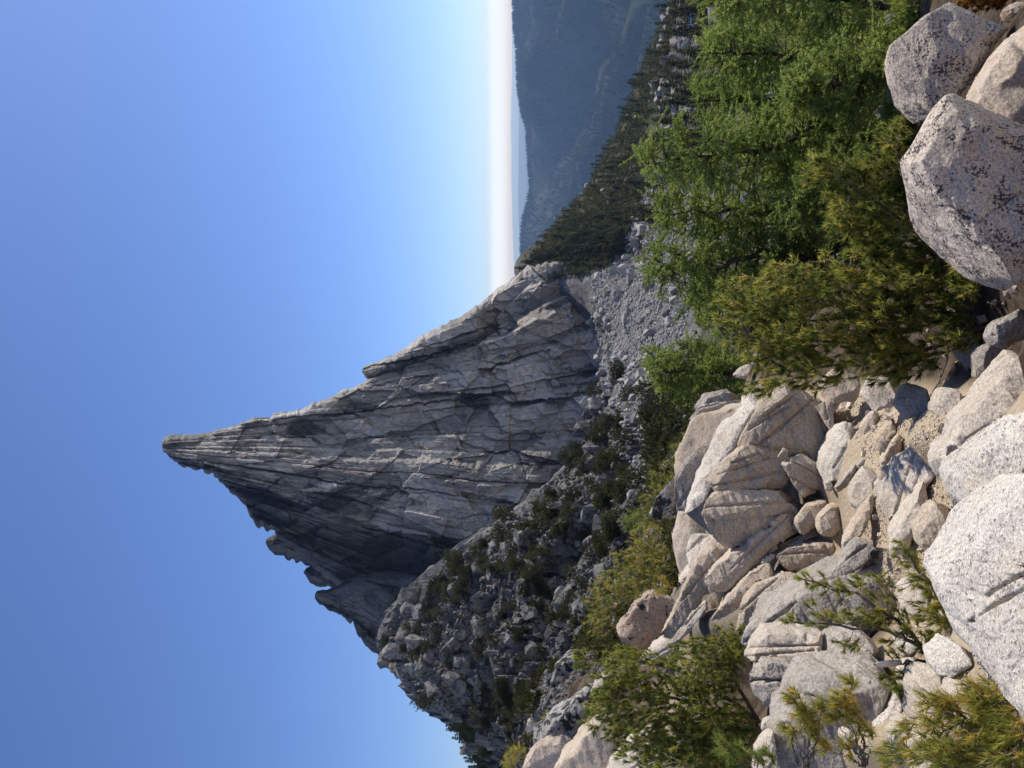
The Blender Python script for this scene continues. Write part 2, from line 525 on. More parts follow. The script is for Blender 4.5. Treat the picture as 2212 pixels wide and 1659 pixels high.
def relief(px, py, seed, amp=1.0):
    """fractured granite in metres (towards viewer positive): straight joints fan out from the summit,
    cross-joints cut them into blocks, every block has its own plane"""
    th = np.arctan2(py - SY, px - SX)
    r = np.hypot(py - SY, px - SX)
    z0 = 0 * px
    w = fbm(np.stack([px / 260, py / 260, z0], -1), 2, seed + 7)
    wf = fbm(np.stack([px / 9, py / 9, z0], -1), 2, seed + 9)
    A = th * 520 * r / (r + 130.0) + w * 8
    B = r + w * 20
    h = 0
    cell = 0.5 + z0
    joint = z0.copy()
    # big slanting plates
    for sz, am0, sd0, sk in ((100, 5.6, 61, 6.0), (44, 2.4, 62, -5.0), (19, 0.9, 63, 4.0), (8, 0.25, 64, -4.0)):
        f1, f2, q, ou, ov = vor(px / (sz * 1.8) + py / (sz * 9), py / sz - px / (sz * sk) + wf * 0.02, seed + sd0)
        if sd0 == 62:
            plate = q[0]
        h = h + am0 * ((q[0] - 0.5) * 0.75 + ov * (q[1] - 0.3) * 1.5 + ou * (q[2] - 0.62) * 1.2)
    f1, f2, q, ou, ov = vor(A / 120, B / 380, seed + 1)
    h = h + 5.5 * ((q[0] - 0.5) * 0.7 + ou * (q[1] - 0.5) * 1.4 + ov * (q[2] - 0.6) * 0.7)
    for ca, cb, am, sd, sl in ((70, 300, 3.8, 1, 0.5), (31, 130, 2.2, 2, -0.8), (14, 52, 0.85, 3, 1.1), (6.6, 22, 0.36, 4, -0.7)):
        x = A / ca + 50.3 + wf * 0.03
        i0 = np.floor(x)
        # uneven strip widths
        off = (hsh(i0, i0 * 0, i0 * 0 + 9, seed + sd) - 0.5) * 0.5
        i = np.where(x - i0 > 0.5 + off, i0 + 1, i0)
        lo = i - 1 + 0.5 + (hsh(i - 1, i0 * 0, i0 * 0 + 9, seed + sd) - 0.5) * 0.5
        hi = i + 0.5 + (hsh(i, i0 * 0, i0 * 0 + 9, seed + sd) - 0.5) * 0.5
        f = np.clip((x - lo) / (hi - lo), 0, 1)
        y = (B + sl * A) / cb * (0.7 + 0.6 * hsh(i, i0 * 0, i0 * 0 + 8, seed + sd)) + hsh(i, i0 * 0, i0 * 0 + 3, seed + sd) * 9 + 40 + wf * 0.02
        j = np.floor(y)
        fj = y - j
        q0, q1, q2, q3 = (hsh(i, j, i0 * 0 + k, seed + sd) for k in (4, 5, 6, 7))
        saw = np.minimum(f / 0.16, 1) * (1 - f)
        h = h + am * ((q0 - 0.5) * 1.1 + saw * (1.8 * q1 ** 2) + (fj - 0.5) * (q2 - 0.62) * 0.9)
        gro = np.maximum(np.clip(1 - f * (hi - lo) / 0.045, 0, 1), np.clip(1 - fj / 0.02, 0, 1) * (q1 > 0.5))
        h = h - am * 0.4 * gro * (q3 > 0.45)
        joint = np.maximum(joint, gro * (q3 > 0.45) * (0.9, 0.9, 0.7, 0.4)[sd - 1])
        if sd == 2:
            cell = q2
        if sd == 3:
            cell = cell * 0.3 + q1 * 0.25 + plate * 0.45
    h = h + wf * 0.16
    return h * amp, cell, joint


def massif(name, right, left, x0, x1, depth_fn, seed, mat, amp=1.0, thick=45.0, step=2.0, ncol=330, dark_fn=None, amp_fn=None):
    """rock tower: rows of constant height between its two skylines, front relief and a rounded back"""
    rows = np.arange(x0, x1 + 0.1, step)
    r = np.array(right, float)
    l = np.array(left, float)
    jit = lambda s, a: fbm(np.stack([rows / 9.0, 0 * rows, 0 * rows + s], -1), 3, seed + s) * a
    yr = np.interp(rows, r[:, 0], r[:, 1]) + jit(3, 2.6)
    nb_ = np.floor(rows / 11.0)
    step_ = (hsh(nb_, nb_ * 0, nb_ * 0, seed) - 0.5) * 2
    yl = np.interp(rows, l[:, 0], l[:, 1]) + jit(5, 3.0) + step_ * 4.0 * np.clip((rows - x0) / 60, 0, 1)
    yl = np.maximum(yl, yr + 2)
    u = np.linspace(0, 1, ncol)
    py = yr[:, None] * (1 - u) + yl[:, None] * u
    px = np.broadcast_to(rows[:, None], py.shape)
    d = depth_fn(px, py)
    h, cell, joint = relief(px, py, seed, amp)
    if amp_fn is not None:
        h = h * amp_fn(px, py)
    width = (yl - yr)[:, None]
    edge = np.minimum(u, 1 - u)[None] * width          # px from skyline
    fade = np.clip(edge / 14.0, 0.0, 1)
    roll = 9.0 * np.exp(-edge / 5.0) * np.clip(width / 60, 0.15, 1)
    front = d - h * (0.25 + 0.75 * fade) + roll
    V = PN(px, py, front)
    # back: an arch behind the skylines
    arch = np.sqrt(np.clip(4 * u * (1 - u), 0, 1))[None]
    back = front[:, :1] * (1 - u) + front[:, -1:] * u + arch * thick * np.clip(width / 200, 0.1, 1)
    back = np.maximum(back, front + 0.02)
    bsel = np.linspace(0, ncol - 1, 40).astype(int)
    Vb = np.stack([V[..., 0], back, V[..., 2]], -1)[:, bsel]
    nr = len(rows)
    f1 = grid_faces(nr, ncol)
    f2 = grid_faces(nr, 40)[:, ::-1] + nr * ncol
    verts = np.concatenate([V.reshape(-1, 3), Vb.reshape(-1, 3)])
    me = mesh_np(name, verts, np.concatenate([f1, f2]), False)
    dk = dark_fn(px, py) if dark_fn is not None else np.zeros_like(px)
    attr(me, 'cell', np.concatenate([cell.ravel(), np.full(nr * 40, 0.5)]))
    attr(me, 'joint', np.concatenate([joint.ravel(), np.zeros(nr * 40)]))
    attr(me, 'dark', np.concatenate([np.broadcast_to(dk, px.shape).ravel(), np.zeros(nr * 40)]))
    return link(name, me, mat)


SP_R = [(350, 958), (354, 944), (360, 940), (384, 939), (392, 946), (398, 940), (430, 936), (472, 928), (482, 930),
        (535, 908), (545, 904), (582, 903), (592, 893), (650, 884), (662, 877), (720, 855), (745, 842), (787, 826),
        (800, 812), (850, 790), (890, 772), (930, 748), (980, 712), (1030, 672), (1056, 640), (1076, 622), (1105, 603),
        (1122, 590), (1140, 566), (1180, 560), (1250, 553), (1340, 548), (1400, 545)]
SP_L = [(350, 966), (352, 976), (362, 985), (385, 1002), (420, 1012), (460, 1022), (462, 1034), (482, 1044), (488, 1052),
        (512, 1076), (530, 1090), (538, 1110), (546, 1122), (552, 1134), (575, 1147), (594, 1150), (602, 1164),
        (640, 1198), (655, 1212), (668, 1217), (690, 1240), (722, 1260), (742, 1276), (800, 1340), (850, 1380), (1400, 1400)]


def spire_depth(px, py):
    # the arete between the grey face and the dark left wall
    edge = np.interp(px, [350, 470, 560, 700, 820, 950, 1100, 1400], [968, 1012, 1045, 1112, 1140, 1155, 1175, 1200])
    m = 300.0 / F
    left = np.maximum(py - edge, 0) * m
    right = np.maximum(edge - py, 0) * m
    up = (1106 - px) * m
    d = 272 + 0.30 * up + left * 1.05 + right * 0.42
    # recess on the right where the darker buttress stands back behind the ramp
    ln = np.interp(px, [780, 840, 960, 1090, 1160], [828, 805, 765, 728, 690])
    w = np.clip((px - 775) / 40, 0, 1) * np.clip((1180 - px) / 80, 0, 1)
    s = np.clip((ln - py) / 7.0, 0, 1) * w
    d = d + 13 * s
    # long ramps that catch the sun: each one steps the face back to its right
    for (xa, ya, xb, yb, stp) in ((900, 790, 1290, 640, 4), (1010, 830, 1330, 690, 5), (700, 905, 1000, 850, 4), (1080, 720, 1360, 560, 5),
                                  (420, 965, 600, 925, 3), (620, 1010, 830, 950, 3.5), (1100, 900, 1330, 790, 5)):
        t = (px - xa) / (xb - xa)
        yy = ya + (yb - ya) * t + fbm(np.stack([px / 25, 0 * px, 0 * px + xa], -1), 3, 5) * 5
        g = np.clip((yy - py) / 9.0, 0, 1) * np.clip(t * 6, 0, 1) * np.clip((1 - t) * 6, 0, 1)
        d = d + stp * g * np.clip(1 - (yy - py) / 110.0, 0, 1)
    return d


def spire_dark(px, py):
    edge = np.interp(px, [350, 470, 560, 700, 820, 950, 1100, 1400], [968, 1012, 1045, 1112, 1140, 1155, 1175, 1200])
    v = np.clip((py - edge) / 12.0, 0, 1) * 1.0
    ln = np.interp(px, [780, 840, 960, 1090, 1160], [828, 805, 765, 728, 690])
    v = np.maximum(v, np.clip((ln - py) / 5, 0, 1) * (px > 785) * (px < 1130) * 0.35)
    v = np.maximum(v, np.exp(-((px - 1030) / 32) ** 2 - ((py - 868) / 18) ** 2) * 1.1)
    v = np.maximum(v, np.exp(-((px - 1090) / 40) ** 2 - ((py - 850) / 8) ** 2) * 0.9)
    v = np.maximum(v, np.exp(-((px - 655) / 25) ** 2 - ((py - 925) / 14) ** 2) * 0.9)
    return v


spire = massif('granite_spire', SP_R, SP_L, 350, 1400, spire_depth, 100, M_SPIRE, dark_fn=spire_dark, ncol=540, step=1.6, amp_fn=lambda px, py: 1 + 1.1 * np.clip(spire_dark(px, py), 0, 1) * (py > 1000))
tag(spire, kind='structure')

BT_R = [(782, 800), (786, 792), (800, 786), (850, 766), (880, 748), (905, 728), (930, 716), (965, 698), (1000, 682), (1030, 660), (1056, 640), (1076, 624), (1150, 600)]
BT_L = [(782, 806), (788, 814), (800, 824), (850, 812), (950, 780), (1050, 745), (1150, 710)]
butt = massif('right_buttress', BT_R, BT_L, 782, 1150, lambda px, py: 306 + (1106 - px) * 0.04 + np.clip(px - 1030, 0, None) * 0.35 + np.abs(py - (1005 - 0.27 * px)) * 0.05, 140, M_SPIRE,
              amp=0.8, thick=14, ncol=90, dark_fn=lambda px, py: np.clip((py - np.interp(px, [782, 1150], [805, 650])) / 30, 0, 1) * 0.8)
tag(butt, kind='structure')

TT_R = [(574, 1164), (585, 1157), (600, 1152), (640, 1150), (760, 1150)]
TT_L = [(574, 1176), (580, 1188), (600, 1198), (640, 1213), (668, 1223), (760, 1235)]
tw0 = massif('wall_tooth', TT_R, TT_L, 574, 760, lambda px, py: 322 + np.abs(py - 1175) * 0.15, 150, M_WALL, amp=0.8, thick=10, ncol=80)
tag(tw0, kind='structure')
TW_R = [(656, 1236), (662, 1228), (680, 1222), (760, 1218), (900, 1200)]
TW_L = [(656, 1242), (664, 1250), (672, 1262), (700, 1268), (720, 1274), (900, 1300)]
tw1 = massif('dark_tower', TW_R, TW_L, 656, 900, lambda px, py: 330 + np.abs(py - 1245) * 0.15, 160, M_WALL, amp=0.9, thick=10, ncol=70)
tag(tw1, kind='structure')
PN_R = [(680, 1284), (684, 1276), (700, 1278), (722, 1272), (740, 1262), (780, 1250), (900, 1240)]
PN_L = [(680, 1292), (690, 1306), (712, 1318), (735, 1332), (762, 1345), (766, 1360), (790, 1392), (830, 1425), (900, 1450)]
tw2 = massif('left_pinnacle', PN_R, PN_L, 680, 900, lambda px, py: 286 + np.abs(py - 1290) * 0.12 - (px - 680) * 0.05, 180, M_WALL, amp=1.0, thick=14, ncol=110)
tag(tw2, kind='structure')


# ------------------------------------------------------------------ far mountains, valley, haze
def mat_forest_hill(name, a, b):
    k = NB(name)
    c = k.mix(k.ramp(k.noise(0.004, 8, 0.7), 0.4, 0.62), a, b)
    c = k.mix(k.ramp(k.noise(0.035, 5, 0.75), 0.45, 0.7), c, (a[0] * 0.5, a[1] * 0.5, a[2] * 0.5))
    return k.finish(c, 1.0, None, 0.0)


M_FARHILL = mat_forest_hill('forest_floor_far', (0.028, 0.036, 0.018), (0.075, 0.075, 0.045))
M_RIDGE = mat_forest_hill('far_ridge_cover', (0.05, 0.055, 0.04), (0.10, 0.10, 0.075))

FAR_SKY = [(-400, 1075), (-120, 1098), (0, 1111), (60, 1113), (105, 1118), (190, 1121), (240, 1128), (280, 1140), (330, 1142), (385, 1146), (405, 1147), (440, 1140), (470, 1131),
           (520, 1127), (560, 1129), (640, 1120), (760, 1112), (1000, 1108), (1500, 1115)]
fs = np.array(FAR_SKY, float)


def far_height(X, Y):
    """far forested mountain: crest at 3.6 km, spurs running down towards the valley"""
    y = 829.5 - X / Y * F
    crest = 3600 + 350 * np.sin(y / 260.0)
    sky_t = (1106 - np.interp(y, fs[:, 0], fs[:, 1])) / F * crest
    t = np.clip((crest - Y) / 1700.0, -1, 1.3)
    p = np.stack([X / 420.0 + Y / 900.0, Y / 1500.0, 0 * X], -1)
    spur = (np.abs(fbm(p, 4, 71)) * 260 - 90) * np.clip(t * 3, 0, 1)
    spur = spur + fbm(np.stack([X / 120, Y / 120, 0 * X], -1), 3, 72) * 22 * np.clip(t * 5, 0.0, 1)
    down = np.where(t > 0, 560 * t ** 0.9, 900 * (-t) ** 1.2)
    return sky_t - down + spur


fx = np.linspace(-2600, 3200, 300)
fy = np.linspace(1500, 4600, 240)
FX, FY = np.meshgrid(fx, fy)
FZ = far_height(FX, FY)
fme = mesh_np('far_mountain', np.stack([FX, FY, FZ], -1).reshape(-1, 3), grid_faces(240, 300)[:, ::-1], True)
tag(link('far_mountain', fme, M_FARHILL), kind='structure')

for nm, dist, base, amp, sd, lam in (('blue_ridge', 9000, 1141, 5, 81, 1500.0), ('pale_ridge', 17000, 1124, 6, 82, 4200.0), ('horizon_ridge', 33000, 1110, 4.5, 83, 9000.0)):
    rx = np.linspace(-0.8, 0.8, 400) * dist
    prof = (1106 - base) / F * dist + (fbm(np.stack([rx / lam, 0 * rx, 0 * rx], -1), 5, sd)) * amp / F * dist
    ry = np.linspace(-1, 1, 24)
    V = np.stack([np.broadcast_to(rx, (24, 400)),
                  dist + ry[:, None] * dist * 0.16 + 0 * rx,
                  prof[None] - np.abs(ry[:, None]) ** 1.3 * 750], -1)
    V[..., 2] += fbm(np.stack([V[..., 0] / lam * 2, V[..., 1] / lam * 2, 0 * V[..., 0]], -1), 4, sd + 5) * 60 * np.abs(ry[:, None])
    me = mesh_np(nm, V.reshape(-1, 3), grid_faces(24, 400)[:, ::-1], True)
    tag(link(nm, me, M_RIDGE), kind='structure')
vme = mesh_np('valley_floor', [(-60000, 700, -760), (60000, 700, -760), (60000, 70000, -760), (-60000, 70000, -760)], [(0, 1, 2, 3)])
tag(link('valley_floor', vme, M_RIDGE), kind='structure')

# ------------------------------------------------------------------ foreground rocks
M_TAN = mat_granite('tan_slab_granite', (0.42, 0.34, 0.255), (0.54, 0.455, 0.36), (0.50, 0.345, 0.20), (0.05, 0.045, 0.04), 9.0, 0.70, 0.74, 120, 1.4, 0.45, 0.5, 0.35)
M_PALE = mat_granite('pale_granite', (0.46, 0.395, 0.315), (0.57, 0.50, 0.415), (0.52, 0.38, 0.25), (0.10, 0.095, 0.09), 14.0, 0.70, 0.75, 130, 1.6, 0.45, 0.35, 0.3)
M_GREY = mat_granite('grey_slab_granite', (0.31, 0.275, 0.235), (0.46, 0.41, 0.35), (0.46, 0.36, 0.24), (0.06, 0.06, 0.058), 16.0, 0.62, 0.72, 90, 1.8, 0.7, 0.4, 0.45)
M_LICHEN = mat_granite('lichen_boulder_granite', (0.50, 0.415, 0.33), (0.63, 0.535, 0.435), (0.55, 0.38, 0.24), (0.075, 0.068, 0.063), 84.0, 0.535, 0.62, 150, 1.6, 0.55, 0.4, 0.7)
M_WHITE = mat_granite('white_speckled_granite', (0.53, 0.475, 0.40), (0.64, 0.585, 0.51), (0.56, 0.45, 0.33), (0.15, 0.14, 0.135), 80.0, 0.57, 0.65, 170, 2.0, 0.6, 0.3, 0.35)
M_CREST = mat_granite('sunlit_crest_granite', (0.52, 0.46, 0.38), (0.62, 0.555, 0.47), (0.55, 0.42, 0.29), (0.16, 0.145, 0.13), 14.0, 0.66, 0.74, 110, 1.6, 0.5, 0.35, 0.3)
M_PINK = mat_granite('rusty_boulder_granite', (0.40, 0.31, 0.24), (0.49, 0.41, 0.34), (0.42, 0.25, 0.15), (0.04, 0.035, 0.032), 7.0, 0.57, 0.64, 60, 0.7, 0.5, 0.6, 0.5)
M_DARKL = mat_granite('dark_lichen_granite', (0.27, 0.255, 0.24), (0.37, 0.35, 0.32), (0.36, 0.27, 0.18), (0.035, 0.035, 0.034), 6.5, 0.50, 0.58, 60, 0.7, 0.6, 0.4, 0.5)
M_BLACKL = mat_granite('black_lichen_granite', (0.16, 0.15, 0.14), (0.25, 0.23, 0.21), (0.25, 0.18, 0.12), (0.02, 0.02, 0.02), 9, 0.42, 0.52, 60, 0.9, 0.7, 0.3, 0.5)


def inside(pt, poly):
    x, y = pt
    c = False
    n = len(poly)
    for i in range(n):
        x1, y1 = poly[i]
        x2, y2 = poly[(i + 1) % n]
        if (y1 > y) != (y2 > y) and x < (x2 - x1) * (y - y1) / (y2 - y1) + x1:
            c = not c
    return c


def np_noise_disp(co, no, size, seed, amp):
    q = co / size
    n = fbm(q * 1.7, 2, seed) * 0.03 + fbm(q * 7.0, 3, seed + 3) * 0.006
    st = fbm(np.stack([q[:, 0] * 1.2 + q[:, 2] * 2.0, q[:, 1], q[:, 2] * 8.0 - q[:, 0] * 3.0], -1), 3, seed + 9)
    n = n + np.round(st * 2.2) / 2.2 * 0.024
    # weathered pits and joints
    cr = np.abs(fbm(q * 1.4 + 7, 3, seed + 5))
    n = n - np.clip(1 - cr / 0.03, 0, 1) * 0.010
    return co + no * (n * size * amp)[:, None]


def remesh_solid(bm, voxel, iters):
    me = bpy.data.meshes.new('tmp')
    bmesh.ops.recalc_face_normals(bm, faces=bm.faces)
    bm.to_mesh(me)
    bm.free()
    o = bpy.data.objects.new('tmp', me)
    COL.objects.link(o)
    m = o.modifiers.new('r', 'REMESH')
    m.mode = 'VOXEL'
    m.voxel_size = voxel
    m.use_smooth_shade = True
    if iters:
        k = o.modifiers.new('s', 'SMOOTH')
        k.factor = 0.5
        k.iterations = iters
    dg = bpy.context.evaluated_depsgraph_get()
    out = bpy.data.meshes.new_from_object(o.evaluated_get(dg))
    bpy.data.objects.remove(o)
    bpy.data.meshes.remove(me)
    return out


ROCKS = []


def chip(co, seed, n=16, lo=0.84, hi=0.97):
    """knock flat facets off a rounded body"""
    rg = np.random.default_rng(seed)
    c = (co.min(0) + co.max(0)) / 2
    e = (co.max(0) - co.min(0)) / 2
    q = (co - c) / e
    for k in range(n):
        d = norm3(rg.normal(0, 1, 3) * np.array([1, 1, 0.9]))
        s = q @ d
        lim = np.quantile(s, 0.995) * rg.uniform(lo, hi)
        q = q - np.maximum(0, s - lim)[:, None] * d * 0.94
    return c + q * e


def norm3(v):
    return v / np.linalg.norm(v)





def rock(name, org, poly, d, lean=0.2, yaw=0.0, mat=None, label=None, cat='rock', thick=None, bulge=0.12, res=38,
         iters=2, amp=1.0, group=None, grooves=None, gw=4.0, gd=0.02, facets=(16, 0.84, 0.97)):
    pts = [(org[0] + 0.2976 * x, org[1] + 0.2976 * y) for x, y in poly] if org is not None else list(poly)
    cx = sum(p[0] for p in pts) / len(pts)
    cy = sum(p[1] for p in pts) / len(pts)
    grow = 1.14 if name == 'slab' else 1.06
    pts = [(cx + (x - cx) * grow, cy + (y - cy) * grow) for x, y in pts]
    if grooves is None and name == 'slab':
        # weathered joints running along the slab
        r0 = random.Random(len(ROCKS) * 7 + 3)
        far = max(((a, b) for a in pts for b in pts), key=lambda ab: (ab[0][0] - ab[1][0]) ** 2 + (ab[0][1] - ab[1][1]) ** 2)
        ux, uy = far[1][0] - far[0][0], far[1][1] - far[0][1]
        wd_ = min(40.0, 0.25 * math.hypot(ux, uy))
        nx, ny = -uy / math.hypot(ux, uy), ux / math.hypot(ux, uy)
        grooves = []
        for k in range(2):
            o, t0, t1 = (k - 0.5 + r0.uniform(-0.4, 0.4)) * wd_, r0.uniform(-0.6, -0.35), r0.uniform(0.2, 0.6)
            tw_ = r0.uniform(-0.25, 0.25) * wd_
            grooves.append((cx + ux * t0 + nx * o, cy + uy * t0 + ny * o, cx + ux * t1 + nx * (o + tw_), cy + uy * t1 + ny * (o + tw_)))
        res, gw, gd = max(res, 62), 2.6, 0.022
    area = abs(sum(pts[i][0] * pts[(i + 1) % len(pts)][1] - pts[(i + 1) % len(pts)][0] * pts[i][1] for i in range(len(pts)))) / 2
    size = math.sqrt(area) / F * d
    if thick is None:
        thick = size * 0.75
    seed = len(ROCKS) * 13 + 500
    rr = random.Random(seed)

    def dep(x, y):
        return d + lean * (cx - x) / F * d + yaw * (cy - y) / F * d
    v2 = [Vector((x, y)) for x, y in pts]
    n0 = len(v2)
    edges = [(i, (i + 1) % n0) for i in range(n0)]
    for sc in (0.78, 0.45):
        for x, y in pts:
            q = (cx + (x - cx) * sc, cy + (y - cy) * sc)
            if inside(q, pts):
                v2.append(Vector(q))
    vo, eo, fo, ov, oe, of = delaunay_2d_cdt(v2, edges, [], 1, 0.01)
    bm = bmesh.new()
    fr, bk = [], []
    outl = set()
    for i, v in enumerate(vo):
        o = ov[i]
        rim = any(k < n0 for k in o)
        b = 0.0 if rim else bulge * size * (1.0 if any(k >= n0 and k < n0 + n0 for k in o) else 1.15) * (0.85 + 0.3 * rr.random())
        fr.append(bm.verts.new(P(v.x, v.y, dep(v.x, v.y) - b)))
        if rim:
            outl.add(i)
        q = (cx + (v.x - cx) * 0.86, cy + (v.y - cy) * 0.86)
        p = P(q[0], q[1], dep(v.x, v.y))
        bkp = p + Vector((0.0, 1.0, -0.25)) * (thick * (1.0 if rim else 1.15))
        bk.append(bm.verts.new(bkp))
    cnt = {}
    for f in fo:
        bm.faces.new([fr[i] for i in f])
        bm.faces.new([bk[i] for i in reversed(f)])
        for i in range(len(f)):
            e = (f[i], f[(i + 1) % len(f)])
            cnt[e] = cnt.get(e, 0) + 1
    for (a, b) in list(cnt):
        if (b, a) not in cnt:
            bm.faces.new([fr[b], fr[a], bk[a], bk[b]])
    me = remesh_solid(bm, max(size / res, 0.004), iters)
    n = len(me.vertices)
    co = np.empty(n * 3, np.float32)
    no = np.empty(n * 3, np.float32)
    me.vertices.foreach_get('co', co)
    me.vertex_normals.foreach_get('vector', no)
    co = chip(co.reshape(-1, 3).astype(float), seed, *facets)
    co = np_noise_disp(co, no.reshape(-1, 3), size, seed, amp)
    if grooves:
        q = np.stack([1106 - co[:, 2] / co[:, 1] * F, 829.5 - co[:, 0] / co[:, 1] * F], -1)
        wig = fbm(np.stack([q[:, 0] / 25, q[:, 1] / 25, 0 * q[:, 0]], -1), 3, seed + 2) * gw * 1.3
        nn = no.reshape(-1, 3)
        for (xa, ya, xb, yb) in grooves:
            ab = np.array([xb - xa, yb - ya], float)
            tt = np.clip(((q - (xa, ya)) @ ab) / (ab @ ab), 0, 1)
            ds = np.linalg.norm(q - (np.array([xa, ya]) + tt[:, None] * ab), axis=1) + np.abs(wig) * 0 + wig * 0.6
            co = co - nn * ((nn[:, 1] < 0.1) * gd * np.exp(-(ds / gw) ** 2))[:, None]
    base = np.array([co[:, 0].mean(), co[:, 1].mean(), co[:, 2].min()])
    me.vertices.foreach_set('co', (co - base).astype(np.float32).ravel())
    me.name = name
    me.polygons.foreach_set('use_smooth', np.ones(len(me.polygons), bool))
    me.materials.clear()
    me.update()
    o = link(name, me, mat, loc=base)
    tag(o, label, cat, group)
    ROCKS.append(o)
    return o


A1, B2, C3, D4 = (1553.7, 0.0), (1553.7, 548.6), (1553.7, 877.8), (1553.7, 1165.2)
E7, G8, H4 = (1371.5, 603.5), (1371.5, 1165.2), (932.6, 1165.2)

# boulders beside the path on the right
rock('boulder', A1, [(1570, 10), (1430, 50), (1340, 130), (1280, 260), (1250, 380), (1290, 480), (1370, 600), (1480, 720), (1600, 800), (1700, 720), (1790, 640), (1880, 500), (2000, 330), (2110, 210), (2230, 130), (1900, 60), (1700, 20)],
     4.1, 0.5, -0.15, M_LICHEN, 'rounded granite boulder half covered in black lichen beside the larch', 'boulder', bulge=0.14, res=60, amp=0.6, facets=(12, 0.74, 0.95))
rock('boulder', None, [(2070, 197), (2030, 235), (1985, 300), (1957, 335), (1980, 390), (2010, 430), (2050, 475), (2075, 500), (2120, 540), (2180, 590), (2290, 625), (2340, 450), (2290, 280), (2130, 215)],
     3.3, 0.47, -0.1, M_LICHEN, 'large wedge-shaped boulder evenly speckled with dark lichen behind the pine bush', 'boulder', bulge=0.1, res=72, amp=0.6, facets=(10, 0.8, 0.96), grooves=[(2110, 480, 2180, 430), (2180, 430, 2240, 400)], gw=2.5)
rock('boulder', None, [(2250, 40), (2180, 85), (2138, 130), (2104, 190), (2100, 240), (2175, 320), (2280, 330), (2320, 180)],
     3.7, 0.5, 0.0, M_TAN, 'smooth grey-tan boulder wedged between the two lichen boulders', 'boulder', bulge=0.3, res=44)
rock('rock', None, [(2185, 5), (2165, 16), (2180, 30), (2230, 45), (2240, 0)], 4.0, 0.6, 0.0, M_PINK, 'small pinkish rock by the orange leaves at the edge of the boulders')
# shaded rocks under the pine
rock('rock', B2, [(1680, 560), (1790, 505), (1890, 540), (1890, 680), (1855, 860), (1760, 750), (1700, 650)], 4.7, 0.9, 0.25, M_PALE, 'sunlit white rock showing behind the dark pine stem')
rock('rock', B2, [(1880, 690), (1990, 630), (2100, 690), (2030, 850), (1950, 950), (1865, 890)], 4.3, 0.3, -0.2, M_GREY, 'shaded grey rock below the pine roots')
rock('boulder', B2, [(2212, 400), (2100, 420), (2000, 500), (1960, 600), (2000, 660), (2100, 680), (2240, 600), (2330, 480)], 3.6, 0.2, -0.2, M_GREY, 'grey boulder in deep shade under the spreading pine', 'boulder')
# big bright boulders in the near corner
rock('boulder', B2, [(2240, 590), (2100, 720), (2010, 880), (1900, 1020), (1750, 1160), (1720, 1250), (1690, 1350), (1610, 1420), (1590, 1550), (1640, 1660), (1700, 1610), (1750, 1430), (1880, 1310), (2050, 1230), (2260, 1120)],
     3.5, 1.2, 0.1, M_PALE, 'long pale ledge of rock between the pine roots and the white boulder', 'boulder', bulge=0.2, res=52)
rock('boulder', C3, [(2250, 20), (2060, 160), (1940, 230), (1850, 310), (1740, 420), (1690, 500), (1700, 560), (1760, 680), (1830, 770), (1890, 830), (1970, 760), (2090, 640), (2280, 560), (2400, 300)],
     3.0, 1.5, 0.15, M_WHITE, 'cream dome of rock above the white speckled boulder', 'boulder', bulge=0.22, res=52)
rock('boulder', None, [(2238, 1030), (2165, 1066), (2128, 1110), (2105, 1154), (2087, 1193), (2057, 1232), (2039, 1265), (2042, 1300), (2060, 1333), (2090, 1357), (2097, 1372), (2097, 1385), (2113, 1418), (2146, 1460), (2179, 1496), (2193, 1528), (2212, 1564), (2260, 1600), (2330, 1460), (2330, 1150)],
     2.62, 1.6, 0.2, M_WHITE, 'bright white boulder with black specks and two long cracks in the near corner', 'boulder', bulge=0.07, res=110, iters=4, amp=0.7, facets=(8, 0.86, 0.96),
     grooves=[(2130, 1286, 2235, 1222), (2096, 1342, 2150, 1304), (2150, 1304, 2235, 1262)], gw=2.6, gd=0.045)
# stones on the grit path
rock('slab', C3, [(880, 130), (820, 220), (770, 320), (740, 420), (740, 490), (790, 540), (850, 550), (900, 500), (960, 400), (1000, 330), (990, 230), (960, 150)],
     6.4, 1.25, 0.45, M_CREST, 'brilliant white block leaning at the foot of the slab pile', 'rock', grooves=[(1800, 1010, 1830, 960)], gw=2.5, bulge=0.12, iters=3, thick=0.42)
SM = 'loose stones on the grit path'
rock('stone', C3, [(1280, 80), (1190, 160), (1130, 250), (1140, 330), (1180, 340), (1240, 240), (1290, 190)], 5.6, 0.9, 0.1, M_TAN, 'leaf-shaped tan stone propped behind a brown stone on the path', 'stone', iters=3)
rock('stone', C3, [(1320, 190), (1240, 280), (1190, 370), (1170, 430), (1240, 430), (1300, 390), (1335, 330)], 5.3, 0.4, -0.2, M_TAN, 'pointed brown stone with a shaded face on the path', 'stone', iters=3)
rock('slab', C3, [(1430, 310), (1300, 400), (1210, 510), (1170, 580), (1200, 660), (1240, 800), (1260, 850), (1370, 740), (1450, 610), (1560, 510), (1550, 420), (1490, 370)],
     4.9, 1.5, 0.1, M_PALE, 'flat golden-tan slab lying in the middle of the path', 'rock', bulge=0.08, thick=0.22)
rock('stone', C3, [(1480, 560), (1400, 660), (1330, 780), (1270, 870), (1230, 980), (1260, 1090), (1340, 1060), (1400, 960), (1450, 830), (1540, 700), (1530, 610)],
     4.7, 0.95, 0.2, M_PALE, 'long pale stone beside the rounded stone on the path', 'stone', bulge=0.2)
rock('stone', C3, [(1560, 690), (1480, 770), (1430, 890), (1450, 1000), (1530, 1060), (1650, 1060), (1690, 960), (1690, 800), (1640, 710)],
     4.3, 0.6, 0.15, M_TAN, 'rounded loaf-shaped stone standing on the path', 'stone', bulge=0.25)
